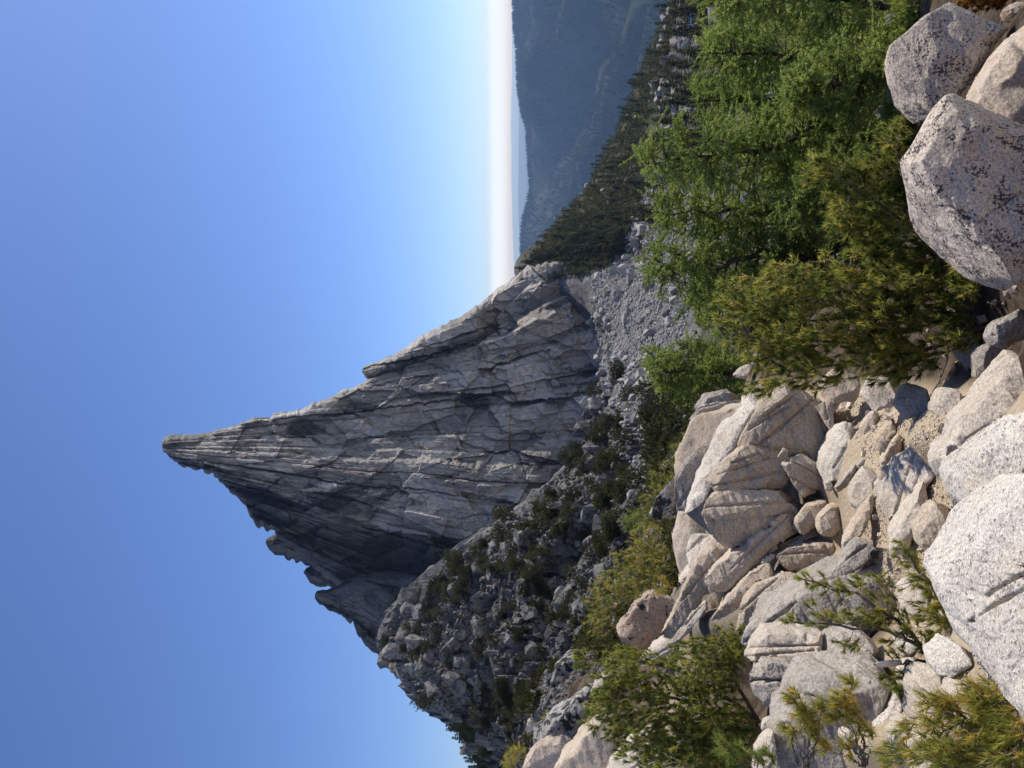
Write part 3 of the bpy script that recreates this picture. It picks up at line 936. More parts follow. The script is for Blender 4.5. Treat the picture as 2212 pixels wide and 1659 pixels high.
rock('stone', C3, [(1060, 430), (980, 540), (940, 650), (960, 760), (1020, 800), (1090, 680), (1140, 600), (1160, 490), (1130, 440)], 5.6, 1.0, 0.25, M_PALE, 'pale ridge-backed stone uphill of the golden slab', 'stone', iters=3)
rock('stone', C3, [(1110, 640), (1040, 740), (980, 840), (910, 970), (880, 1040), (910, 1100), (960, 1040), (1040, 950), (1100, 800), (1125, 700)], 5.4, 0.9, 0.25, M_TAN, 'narrow bent stone running along the upper side of the path', 'stone', iters=3)
rock('stone', C3, [(1000, 410), (940, 480), (880, 560), (830, 600), (870, 635), (930, 570), (1005, 450)], 6.0, 0.3, -0.1, M_GREY, 'thin grey sliver of stone below the white block', 'stone', iters=3)
rock('stone', C3, [(720, 685), (620, 715), (560, 800), (530, 890), (570, 935), (650, 915), (710, 870), (760, 790), (830, 740), (800, 685)], 6.7, 0.35, 0.1, M_TAN, 'smooth rounded stone next to a boxy stone at the pile foot', 'stone', bulge=0.22)
rock('stone', C3, [(880, 695), (800, 725), (720, 800), (705, 870), (740, 935), (830, 945), (895, 890), (885, 800)], 6.45, 0.35, 0.1, M_TAN, 'boxy rounded stone next to a smooth stone at the pile foot', 'stone', bulge=0.22)
rock('slab', C3, [(990, 975), (930, 1060), (910, 1120), (860, 1170), (770, 1225), (860, 1270), (1000, 1210), (1100, 1120), (1160, 1050), (1140, 985)], 5.3, 0.9, 0.0, M_GREY, 'flat grey slab bordering the path by the bare pine branch', 'rock', bulge=0.08)
rock('stone', C3, [(850, 20), (815, 80), (810, 150), (840, 190), (900, 140), (960, 90), (950, 30)], 6.9, 0.6, 0.1, M_TAN, 'tan stone behind the white block', 'stone')
rock('stone', C3, [(1130, 20), (1060, 90), (1020, 160), (1040, 240), (1100, 230), (1130, 150), (1170, 60)], 6.1, 0.7, 0.1, M_TAN, 'knobbly tan stone between the white block and the leaf-shaped stone', 'stone')
rock('stone', C3, [(1050, 380), (1005, 420), (1000, 460), (1040, 455), (1075, 410)], 5.9, 0.5, 0.1, M_GREY, 'small round grey stone beside the thin sliver', 'stone')
rock('stone', C3, [(790, 530), (760, 560), (770, 610), (820, 620), (830, 560)], 6.4, 0.7, 0.1, M_PALE, 'small pale stone touching the bottom of the white block', 'stone')
rock('stone', C3, [(1250, 240), (1170, 250), (1160, 310), (1200, 340), (1240, 300)], 5.35, 0.5, 0.1, M_GREY, 'egg-shaped grey stone tucked beside the leaf-shaped stone', 'stone')
rock('stone', C3, [(1240, 430), (1170, 430), (1150, 500), (1180, 550), (1240, 510)], 5.1, 0.8, 0.1, M_TAN, 'rough tan stone touching the top of the golden slab', 'stone')
rock('stone', C3, [(1130, 1030), (1095, 1060), (1100, 1110), (1150, 1110), (1165, 1050)], 5.05, 0.1, -0.1, M_DARKL, 'small dark round stone on the grey slab by the path', 'stone')
rock('stone', C3, [(1700, 630), (1680, 660), (1700, 720), (1750, 740), (1740, 690)], 3.9, 0.7, 0.1, M_GREY, 'finger-shaped pebble next to the cream dome', 'stone')

# the slab pile
for _lab, _poly, _d, _ln, _mt in (('bedrock', [(1500, 905), (1465, 990), (1475, 1090), (1450, 1220), (1470, 1310), (1520, 1340), (1600, 1310), (1670, 1260), (1720, 1180), (1770, 1080), (1770, 970), (1720, 900), (1640, 870)], 8.3, 0.85, M_TAN),
                                ('bedrock', [(1675, 1410), (1665, 1500), (1680, 1670), (1880, 1670), (1920, 1480), (1920, 1310), (1800, 1310), (1720, 1350)], 5.5, 0.9, M_GREY)):
    _o = rock(_lab, None, _poly, _d, _ln, 0.1, _mt, None, None, bulge=0.05)
    tag(_o, kind='structure')
rock('slab', E7, [(960, 770), (880, 795), (800, 860), (785, 940), (710, 1020), (640, 1060), (590, 1130), (560, 1220), (500, 1330), (465, 1410), (425, 1510), (385, 1670), (450, 1690), (550, 1500), (600, 1390), (700, 1240), (790, 1090), (850, 970), (950, 890)],
     7.9, 1.2, 0.9, M_CREST, 'long sunlit white crest slab along the top of the pile', 'slab', bulge=0.1, thick=0.7, res=50)
rock('slab', E7, [(430, 985), (480, 925), (600, 893), (780, 885), (735, 1000), (640, 1045), (520, 1025), (405, 1015)], 9.0, 0.1, -0.1, M_GREY, 'flat shaded slab jutting out behind the white crest', 'slab', bulge=0.08, iters=3)
rock('slab', E7, [(560, 1215), (440, 1250), (360, 1330), (310, 1430), (285, 1550), (280, 1690), (375, 1690), (410, 1540), (470, 1400), (525, 1320)], 8.55, 0.25, -0.1, M_GREY, 'curved grey slab standing just left of the white crest', 'slab', bulge=0.12)
rock('slab', E7, [(300, 1430), (240, 1500), (165, 1590), (110, 1690), (160, 1740), (290, 1690)], 9.3, 0.15, 0, M_DARKL, 'dark triangular slab at the far end of the pile beside the shrub', 'slab')
rock('slab', E7, [(940, 895), (870, 1050), (815, 1130), (785, 1210), (890, 1180), (990, 1210), (1080, 1230), (1200, 1290), (1330, 1345), (1395, 1280), (1435, 1140), (1400, 1050), (1345, 935), (1250, 845), (1100, 790), (1000, 825)],
     7.05, 0.22, 0.05, M_TAN, 'broad tan face with curved ledges in the middle of the pile', 'slab', bulge=0.1, res=70, gw=3.0, gd=0.03, grooves=[(1640, 960, 1760, 860), (1610, 930, 1700, 880), (1765, 880, 1790, 960), (1650, 900, 1720, 850)])
rock('slab', E7, [(1325, 930), (1400, 875), (1490, 890), (1455, 955), (1425, 1090), (1370, 1010)], 6.75, 0.5, 0.1, M_TAN, 'small wedge at the right side of the pile by the white block', 'slab', iters=3)
rock('slab', E7, [(900, 1178), (800, 1205), (700, 1290), (600, 1385), (535, 1470), (535, 1525), (640, 1545), (740, 1555), (860, 1545), (960, 1535), (1165, 1495), (1125, 1420), (1045, 1300), (1000, 1208)],
     7.1, 0.2, 0.05, M_TAN, 'layered block with a black lichen streak near its top, centre of the pile', 'slab', bulge=0.12, res=66, gw=2.6, gd=0.028, grooves=[(1550, 1025, 1660, 990), (1580, 1000, 1640, 980), (1540, 1050, 1690, 1020)])
rock('slab', E7, [(1080, 1228), (1145, 1260), (1110, 1315), (1040, 1290)], 6.85, 0.2, 0.1, M_TAN, 'small square block set between the two big faces of the pile', 'slab', iters=2)
rock('slab', E7, [(1210, 1280), (1100, 1330), (1078, 1350), (1170, 1490), (1225, 1570), (1375, 1510), (1362, 1420), (1325, 1340)], 6.8, 0.15, 0.0, M_TAN, 'shaded block low on the pile above the smooth stone', 'slab', bulge=0.1)
rock('slab', None, [(1590, 1063), (1540, 1083), (1528, 1110), (1550, 1152), (1572, 1178), (1622, 1180), (1652, 1152), (1692, 1122), (1740, 1106), (1724, 1083), (1690, 1062), (1640, 1066)], 6.95, 0.15, 0.0, M_TAN, 'cracked tan block with dark joints below the layered block', 'slab', bulge=0.1)
rock('slab', C3, [(535, 805), (430, 820), (340, 880), (380, 900), (290, 910), (220, 980), (200, 1045), (110, 1060), (20, 1130), (-70, 1230), (-50, 1325), (100, 1310), (200, 1255), (310, 1185), (345, 1110), (410, 1000), (520, 955), (565, 935), (535, 890)],
     6.85, 0.4, 0.15, M_TAN, 'stepped tan slab sloping down across the pile', 'slab', bulge=0.08, res=46)
rock('slab', C3, [(705, 880), (560, 955), (450, 990), (395, 1060), (400, 1095), (500, 1065), (600, 1000), (730, 935)], 6.85, 0.4, 0.1, M_TAN, 'thin rounded slab lying above the pointed shaded slab', 'slab', bulge=0.15)
rock('slab', C3, [(640, 1008), (520, 1040), (435, 1090), (480, 1175), (600, 1205), (740, 1205), (845, 1145), (880, 1070), (870, 998), (750, 995)], 6.6, 0.25, 0.0, M_TAN, 'pointed shaded slab with a patched face above the bare pine branch', 'slab', bulge=0.1)
rock('slab', G8, [(850, -10), (740, 95), (620, 195), (535, 330), (555, 385), (600, 425), (700, 405), (800, 335), (870, 235), (925, 195), (1000, 110), (1040, 45), (1110, -10)], 6.95, 0.4, 0.1, M_TAN, 'rounded slab with a bright rim stacked beside the longest slab', 'slab', bulge=0.12)
rock('slab', G8, [(560, 45), (450, 160), (400, 260), (330, 430), (265, 560), (195, 655), (215, 695), (295, 695), (355, 620), (400, 525), (500, 425), (560, 335), (650, 185), (745, 90), (725, 25)],
     7.3, 0.4, 0.15, M_TAN, 'longest tan slab of the pile, dotted with dark spots, pointing at the rusty boulder', 'slab', bulge=0.1, res=46)
rock('slab', G8, [(390, -20), (378, 120), (398, 200), (325, 280), (300, 320), (360, 345), (425, 235), (545, 70), (650, -20)], 7.6, 1.1, 0.6, M_PALE, 'pale pointed slab catching the sun above the longest slab', 'slab', bulge=0.1)
rock('slab', G8, [(920, 205), (830, 258), (730, 370), (640, 480), (570, 575), (640, 565), (760, 485), (800, 425), (880, 345), (960, 335), (1055, 235), (1035, 198)], 6.7, 0.5, 0.15, M_TAN, 'slender slab edge above the rounded shaded slab near the green bush', 'slab', bulge=0.1)
rock('slab', G8, [(1080, 265), (960, 320), (870, 350), (800, 430), (775, 520), (760, 640), (860, 655), (960, 565), (1100, 455), (1225, 345), (1185, 285)], 6.5, 0.4, 0.1, M_TAN, 'rounded shaded slab ending beside the green bush', 'slab', bulge=0.12)
for i, (px_, py_) in enumerate(((330, 1130), (355, 1112), (385, 1095), (350, 1150))):
    rock('stone', C3, [(px_ - 20, py_ - 22), (px_ - 25, py_ + 5), (px_ - 5, py_ + 24), (px_ + 22, py_ + 14), (px_ + 20, py_ - 16)], 6.75, 0.6, 0.1, M_PALE,
         'fist-sized pale stone caught in a row between the slabs', 'stone', group='pale stones between the slabs', res=12, iters=2)
# grey slabs in front on the left
rock('slab', G8, [(1480, 235), (1340, 325), (1230, 385), (1100, 465), (960, 555), (880, 640), (795, 745), (800, 775), (870, 760), (950, 700), (1050, 670), (1200, 695), (1330, 710), (1500, 730), (1700, 695), (1870, 645), (1910, 500), (1895, 300), (1800, 145), (1650, 175)],
     5.5, 0.75, 0.1, M_GREY, 'long sloping grey slab behind the bare pine branches', 'slab', bulge=0.1, res=76, gw=3.0, gd=0.035, grooves=[(1610, 1385, 1720, 1300), (1640, 1365, 1700, 1345), (1760, 1260, 1900, 1210)])
rock('slab', G8, [(1080, 658), (960, 668), (880, 738), (838, 840), (850, 885), (950, 875), (1060, 885), (1200, 895), (1385, 905), (1410, 800), (1375, 735), (1230, 688)], 5.05, 1.0, 0.1, M_PALE, 'rounded cream slab just under the long sloping slab', 'slab', bulge=0.22, res=44)
rock('slab', G8, [(960, 875), (890, 950), (868, 1030), (915, 1110), (925, 1200), (995, 1290), (1060, 1295), (1150, 1185), (1230, 1055), (1400, 1020), (1600, 990), (1700, 970), (1760, 900), (1730, 775), (1600, 715), (1450, 745), (1395, 830), (1385, 900), (1200, 888)],
     4.85, 0.75, 0.05, M_GREY, 'rounded grey slab with a deep crack along its lower side', 'slab', bulge=0.18, res=72, gw=3.5, gd=0.05, grooves=[(1610, 1470, 1700, 1470), (1700, 1470, 1880, 1452), (1780, 1390, 1800, 1425)])
rock('slab', G8, [(1235, 1055), (1160, 1180), (1110, 1285), (1020, 1335), (998, 1400), (1005, 1500), (1035, 1720), (1700, 1720), (1760, 1500), (1775, 1300), (1910, 1130), (1890, 1045), (1750, 975), (1500, 1015), (1300, 1035)],
     4.3, 0.7, 0.0, M_GREY, 'widest grey slab behind the upright pine sprigs', 'slab', bulge=0.12, res=76, gw=3.0, gd=0.03, grooves=[(1690, 1560, 1720, 1650), (1740, 1500, 1850, 1540)])
rock('stone', G8, [(1000, 1290), (930, 1325), (915, 1395), (950, 1415), (1005, 1395), (1030, 1340)], 4.6, 0.6, 0.1, M_PALE, 'small rounded stone at the left end of the grey slabs', 'stone')
rock('slab', G8, [(1000, 1395), (930, 1470), (868, 1570), (850, 1720), (1045, 1720), (1012, 1500)], 4.35, 0.9, 0.3, M_PALE, 'pale upright slab edge beside the widest grey slab', 'slab')
rock('rock', G8, [(1885, 1120), (1850, 1250), (1755, 1350), (1735, 1460), (1830, 1410), (1965, 1240), (1955, 1140)], 3.95, 1.0, 0.3, M_WHITE, 'white wedge of rock under the pine beside the widest grey slab')
rock('rock', G8, [(1520, 1380), (1480, 1410), (1475, 1470), (1540, 1510), (1590, 1460), (1580, 1400)], 4.0, 1.1, 0.2, M_PALE, 'small cream rock among the upright pine sprigs')
rock('rock', G8, [(1960, 900), (1900, 980), (1920, 1080), (2000, 1130), (2080, 1060), (2090, 940), (2030, 890)], 3.9, 1.2, 0.2, M_WHITE, 'white rock framed by the dark pine limbs')
rock('rock', G8, [(1960, 690), (1890, 730), (1880, 820), (1960, 860), (2050, 830), (2060, 740)], 4.1, 1.3, 0.2, M_WHITE, 'white rock above the dark fork of the pine limbs')
rock('rock', G8, [(1990, 280), (1930, 350), (1910, 450), (1960, 560), (2040, 600), (2120, 540), (2130, 400), (2080, 300)], 4.3, 1.5, 0.2, M_PALE, 'pale broken slab behind the bare pine branch at the path edge')
rock('rock', G8, [(1980, 1150), (1950, 1230), (1990, 1300), (2080, 1290), (2120, 1200), (2060, 1140)], 3.6, 1.4, 0.2, M_PALE, 'cream rock half hidden in the near corner pine')
rock('rock', None, [(1985, 1440), (1955, 1480), (1965, 1530), (2010, 1550), (2050, 1520), (2045, 1460)], 3.5, 1.6, 0.2, M_PALE, 'cream rock on the ground beneath the forked pine limbs')
rock('rock', None, [(2040, 1380), (2000, 1410), (2010, 1450), (2060, 1470), (2100, 1440), (2085, 1395)], 3.35, 1.7, 0.2, M_WHITE, 'white rock tucked against the cracked white boulder')
rock('rock', None, [(2060, 1475), (2030, 1520), (2060, 1570), (2120, 1560), (2130, 1500)], 3.1, 1.7, 0.2, M_PALE, 'pale rock behind the near corner bush')
rock('rock', None, [(1960, 1560), (1920, 1600), (1930, 1660), (2010, 1680), (2040, 1610)], 3.3, 1.5, 0.2, M_PALE, 'pale rock at the left border under the sprigs')
rock('rock', None, [(1800, 798), (1768, 830), (1790, 872), (1850, 866), (1862, 815)], 6.7, 0.8, 0.1, M_TAN, 'tan rock under the lowest tufts of the big pine')
rock('rock', None, [(1885, 806), (1862, 850), (1892, 888), (1945, 872), (1945, 820)], 5.5, 0.9, 0.1, M_PALE, 'pale rock on the path edge below the big pine')
rock('rock', None, [(1955, 826), (1932, 870), (1962, 905), (2012, 884), (2004, 835)], 4.9, 1.0, 0.1, M_TAN, 'flat tan rock between the big pine and the path')
rock('rock', None, [(2034, 836), (2012, 880), (2042, 918), (2088, 892), (2078, 845)], 4.2, 1.0, 0.1, M_PALE, 'pale rock lying beside the long ledge near the pine roots')
# boulders on the left
rock('boulder', H4, [(1600, 385), (1500, 450), (1420, 530), (1350, 640), (1335, 750), (1390, 830), (1520, 785), (1650, 685), (1745, 565), (1790, 470), (1700, 435)], 11, 0.35, 0.25, M_PINK, 'rust-tinged pink boulder beside the yellow-green shrub', 'boulder', bulge=0.22, res=44)
rock('boulder', H4, [(960, 865), (880, 920), (858, 1050), (845, 1200), (868, 1260), (960, 1240), (1090, 1140), (1075, 1000), (1120, 900), (1050, 855)], 16, 0.2, 0, M_DARKL, 'square grey lichened boulder left of the pine leader', 'boulder', bulge=0.2)
rock('boulder', H4, [(1130, 935), (1068, 980), (1078, 1110), (1160, 1070), (1190, 1000)], 15.2, 0.25, 0, M_DARKL, 'smaller grey boulder leaning on the square lichened boulder', 'boulder', bulge=0.2)
rock('slab', H4, [(1420, 880), (1280, 970), (1190, 1035), (1165, 1100), (1200, 1130), (1300, 1075), (1410, 1010), (1470, 950)], 13.2, 0.8, 0.4, M_PALE, 'pale pink slab crossing behind the pine leader', 'slab')
rock('boulder', H4, [(1165, 1085), (1060, 1155), (960, 1238), (840, 1305), (760, 1358), (695, 1440), (740, 1490), (850, 1480), (960, 1550), (1015, 1525), (1110, 1395), (1150, 1280), (1170, 1190)], 14, 0.3, 0.1, M_DARKL, 'long sloping boulder with mottled lichen at the left edge', 'boulder', bulge=0.18, res=46)
rock('boulder', H4, [(850, 1475), (750, 1508), (680, 1570), (630, 1690), (700, 1800), (860, 1740), (1000, 1550), (920, 1485)], 12.8, 0.3, 0.1, M_PINK, 'rusty rounded boulder at the very left edge', 'boulder', bulge=0.22)
rock('boulder', H4, [(1255, 1245), (1100, 1400), (1005, 1530), (900, 1630), (860, 1760), (1300, 1780), (1345, 1500), (1310, 1345)], 11, 0.55, 0.3, M_TAN, 'tan boulder with dark lichen spots behind the left green bush', 'boulder', bulge=0.15)
rock('slab', H4, [(1580, 1425), (1450, 1500), (1330, 1600), (1250, 1720), (1680, 1780), (1680, 1550), (1640, 1450)], 9, 1.0, 0.5, M_CREST, 'white sunlit slab under the left green bush', 'slab')
rock('boulder', H4, [(745, 1285), (688, 1320), (688, 1410), (750, 1370), (775, 1310)], 17, 0.3, 0, M_PALE, 'small pale boulder on the skyline of the left rocks', 'boulder')
rock('slab', H4, [(1880, 560), (1800, 640), (1700, 720), (1560, 830), (1500, 900), (1600, 900), (1720, 830), (1860, 700), (1950, 620)], 9.2, 1.1, 0.4, M_PALE, 'pale slab between the rusty boulder and the left green bush', 'slab', bulge=0.08)
rock('slab', H4, [(1990, 460), (1880, 520), (1815, 610), (1830, 650), (1900, 630), (1970, 560), (2010, 500)], 8.2, 0.9, 0.4, M_CREST, 'small white rounded slab by the tip of the longest slab', 'slab')
rock('boulder', E7, [(680, 180), (630, 230), (595, 320), (640, 400), (700, 460), (930, 450), (860, 300), (770, 210)], 11, 0.2, 0, M_BLACKL, 'black lichened boulder standing behind the pine top', 'boulder')
rock('rock', E7, [(700, 700), (760, 640), (830, 605), (860, 650), (800, 725)], 10.3, 0.9, 0.4, M_PALE, 'small white rock seen through the pine needles')
rock('rock', E7, [(860, 540), (840, 600), (900, 650), (990, 620), (980, 550)], 10, 0.5, 0.1, M_TAN, 'tan rock seen through the middle of the pine')
rock('boulder', None, [(1520, 850), (1500, 880), (1520, 905), (1580, 890), (1600, 860), (1570, 840)], 10.9, 0.3, 0, M_GREY, 'grey boulder in the shade of the larch at the pile end', 'boulder')
# ------------------------------------------------------------------ plant building blocks
def mat_leaf(name, stops, trans=0.45, rough=0.6, var=0.12):
    k = NB(name)
    t = k.attrf('tint')
    oi = k.n('ShaderNodeObjectInfo')
    t = k.math('ADD', t, k.math('MULTIPLY', k.math('SUBTRACT', oi.outputs['Random'], 0.5), var))
    cr = k.n('ShaderNodeValToRGB')
    k.set(cr.inputs[0], t)
    el = cr.color_ramp.elements
    while len(el) < len(stops):
        el.new(0.5)
    for e, (p, c) in zip(el, stops):
        e.position = p
        e.color = (*c, 1)
    c = cr.outputs[0]
    d = k.n('ShaderNodeBsdfPrincipled')
    k.set(d.inputs['Base Color'], c)
    d.inputs['Roughness'].default_value = rough
    d.inputs['Specular IOR Level'].default_value = 0.25
    tr = k.n('ShaderNodeBsdfTranslucent')
    k.set(tr.inputs['Color'], c)
    mx = k.n('ShaderNodeMixShader')
    mx.inputs[0].default_value = trans
    k.t.links.new(d.outputs[0], mx.inputs[1])
    k.t.links.new(tr.outputs[0], mx.inputs[2])
    k.t.links.new(mx.outputs[0], k.out.inputs[0])
    return k.m


def mat_bark(name, a, b):
    k = NB(name)
    c = k.mix(k.ramp(k.noise(30, 5, 0.7), 0.35, 0.65), a, b)
    return k.finish(c, 0.9, k.bump(k.noise(60, 4, 0.7), 0.6, 0.01), 0.15)


M_PINE = mat_leaf('whitebark_needles', [(0.0, (0.07, 0.10, 0.024)), (0.35, (0.23, 0.265, 0.055)), (0.75, (0.46, 0.43, 0.095)), (1.0, (0.62, 0.42, 0.10))], 0.55)
M_PINEG = mat_leaf('green_pine_needles', [(0.0, (0.07, 0.105, 0.025)), (0.45, (0.24, 0.30, 0.065)), (0.85, (0.42, 0.43, 0.10)), (1.0, (0.55, 0.42, 0.11))], 0.55)
M_LARCH = mat_leaf('larch_needles', [(0.0, (0.10, 0.15, 0.035)), (0.5, (0.29, 0.38, 0.085)), (1.0, (0.50, 0.54, 0.14))], 0.55)
M_FIR = mat_leaf('conifer_needles', [(0.0, (0.032, 0.045, 0.018)), (0.5, (0.085, 0.098, 0.036)), (1.0, (0.17, 0.155, 0.06))], 0.35, var=0.4)
M_FARFIR = mat_leaf('far_conifer_needles', [(0.0, (0.018, 0.03, 0.012)), (0.5, (0.045, 0.062, 0.022)), (1.0, (0.095, 0.10, 0.035))], 0.3, var=0.0)
M_KRUM = mat_leaf('dwarf_pine_needles', [(0.0, (0.03, 0.038, 0.012)), (0.5, (0.075, 0.08, 0.022)), (1.0, (0.14, 0.125, 0.035))], 0.35, var=0.3)
M_ORANGE = mat_leaf('autumn_leaves', [(0.0, (0.10, 0.09, 0.02)), (0.5, (0.30, 0.14, 0.03)), (1.0, (0.45, 0.20, 0.04))], 0.45)
M_BARK = mat_bark('pine_bark', (0.10, 0.075, 0.055), (0.20, 0.165, 0.13))
M_TWIG = mat_bark('pale_pine_twigs', (0.27, 0.23, 0.185), (0.42, 0.37, 0.31))
M_LBARK = mat_bark('larch_bark', (0.055, 0.042, 0.035), (0.12, 0.09, 0.07))
M_CUT = mat_bark('bleached_wood', (0.66, 0.63, 0.58), (0.75, 0.72, 0.68))


class Acc:
    def __init__(self):
        self.v, self.f, self.t, self.n = [], [], [], 0

    def add(self, v, f, t=None):
        self.v.append(v)
        self.f.append(f + self.n)
        self.t.append(np.full(len(v), 0.5) if t is None else t)
        self.n += len(v)

    def mesh(self, name, smooth=False):
        me = mesh_np(name, np.concatenate(self.v), np.concatenate(self.f), smooth)
        attr(me, 'tint', np.concatenate(self.t))
        return me


def norm(v):
    return v / np.maximum(np.linalg.norm(v, axis=-1, keepdims=True), 1e-9)


def tube(acc, pts, radii, sides=5):
    pts = np.asarray(pts, float)
    n = len(pts)
    tan = norm(np.gradient(pts, axis=0))
    ref = np.where(np.abs(tan[:, 2:3]) > 0.9, np.array([[1.0, 0, 0]]), np.array([[0, 0, 1.0]]))
    u = norm(np.cross(tan, ref))
    w = np.cross(tan, u)
    ang = np.arange(sides) * 2 * math.pi / sides
    r = np.broadcast_to(np.asarray(radii, float), (n,))[:, None, None]
    V = pts[:, None] + r * (np.cos(ang)[None, :, None] * u[:, None] + np.sin(ang)[None, :, None] * w[:, None])
    i = np.arange(n - 1)[:, None] * sides
    a, b = np.arange(sides), (np.arange(sides) + 1) % sides
    q = np.stack([i + a, i + b, i + sides + b, i + sides + a], -1).reshape(-1, 4)
    acc.add(V.reshape(-1, 3), q)


def straight_tubes(acc, p0, p1, r0, r1, sag=None):
    """many thin three-sided twigs at once, each with a middle joint"""
    p0, p1 = np.asarray(p0, float), np.asarray(p1, float)
    if len(p0) == 0:
        return
    mid = (p0 + p1) / 2 + (sag if sag is not None else 0)
    ax = norm(p1 - p0)
    ref = np.where(np.abs(ax[:, 2:3]) > 0.9, np.array([[1.0, 0, 0]]), np.array([[0, 0, 1.0]]))
    u = norm(np.cross(ax, ref))
    w = np.cross(ax, u)
    rings = []
    for p, r in ((p0, r0), (mid, (r0 + r1) / 2), (p1, r1)):
        for k in range(3):
            an = k * 2.0944
            rings.append(p + r * (math.cos(an) * u + math.sin(an) * w))
    V = np.stack(rings, 1)
    n = len(p0)
    base = np.arange(n)[:, None] * 9
    fs_ = []
    for s in (0, 3):
        for k in range(3):
            k2 = (k + 1) % 3
            fs_.append(np.stack([base[:, 0] + s + k, base[:, 0] + s + k2, base[:, 0] + s + 3 + k2, base[:, 0] + s + 3 + k], -1))
    acc.add(V.reshape(-1, 3), np.concatenate(fs_))


def blades(acc, cen, dirs, k, length, width, spread, rng, tint=None, along=0.0, tint_var=0.2):
    """k thin pointed leaves per centre, flaring round its direction"""
    cen = np.repeat(np.asarray(cen, float), k, 0)
    dr = np.repeat(norm(np.asarray(dirs, float)), k, 0)
    n = len(cen)
    if n == 0:
        return
    d = norm(dr + rng.normal(0, spread, (n, 3)))
    st = cen + dr * (rng.random((n, 1)) - 0.5) * along
    L = length * (0.7 + 0.5 * rng.random((n, 1)))
    side = norm(np.cross(d, rng.normal(0, 1, (n, 3)))) * width * 0.5
    V = np.stack([st - side, st + side, st + d * L], 1).reshape(-1, 3)
    Fc = np.arange(n * 3).reshape(-1, 3)
    t = np.repeat(np.asarray(tint), k) if tint is not None else np.full(n, 0.5)
    t = np.clip(t + rng.normal(0, tint_var, n), 0, 1)
    acc.add(V, Fc, np.repeat(t, 3))


def polyline(pts, n=14, wob=0.0, rng=None):
    p = np.array(pts, float)
    t = np.linspace(0, 1, len(p))
    tt = np.linspace(0, 1, n)
    # catmull-like smoothing by cubic through points
    out = np.stack([np.interp(tt, t, p[:, i]) for i in range(3)], -1)
    for _ in range(2):
        o2 = out.copy()
        o2[1:-1] = (out[:-2] + 2 * out[1:-1] + out[2:]) / 4
        out = o2
    if wob and rng is not None:
        out[1:-1] += rng.normal(0, wob, (n - 2, 3))
    return out


def plant(name, label, cat, base, parts, group=None):
    """Empty at the base with the given (part name, mesh, material) children"""
    e = link(name, None, loc=base)
    e.empty_display_size = 0.2
    tag(e, label, cat, group)
    for pn, me, mt in parts:
        c = link(pn, me, mt, parent=e)
        if pn in ('twigs', 'needles'):
            c['kind'] = 'stuff'
    return e


def copy_plant(src, loc, scale, rz, label=None, group=None):
    r = src.copy()
    COL.objects.link(r)
    r.location = loc
    r.scale = scale if hasattr(scale, '__len__') else (scale, scale, scale)
    r.rotation_euler = (0, 0, rz)
    if label:
        r['label'] = label
    if group:
        r['group'] = group
    for ch in src.children:
        c = ch.copy()
        COL.objects.link(c)
        c.parent = r
    return r


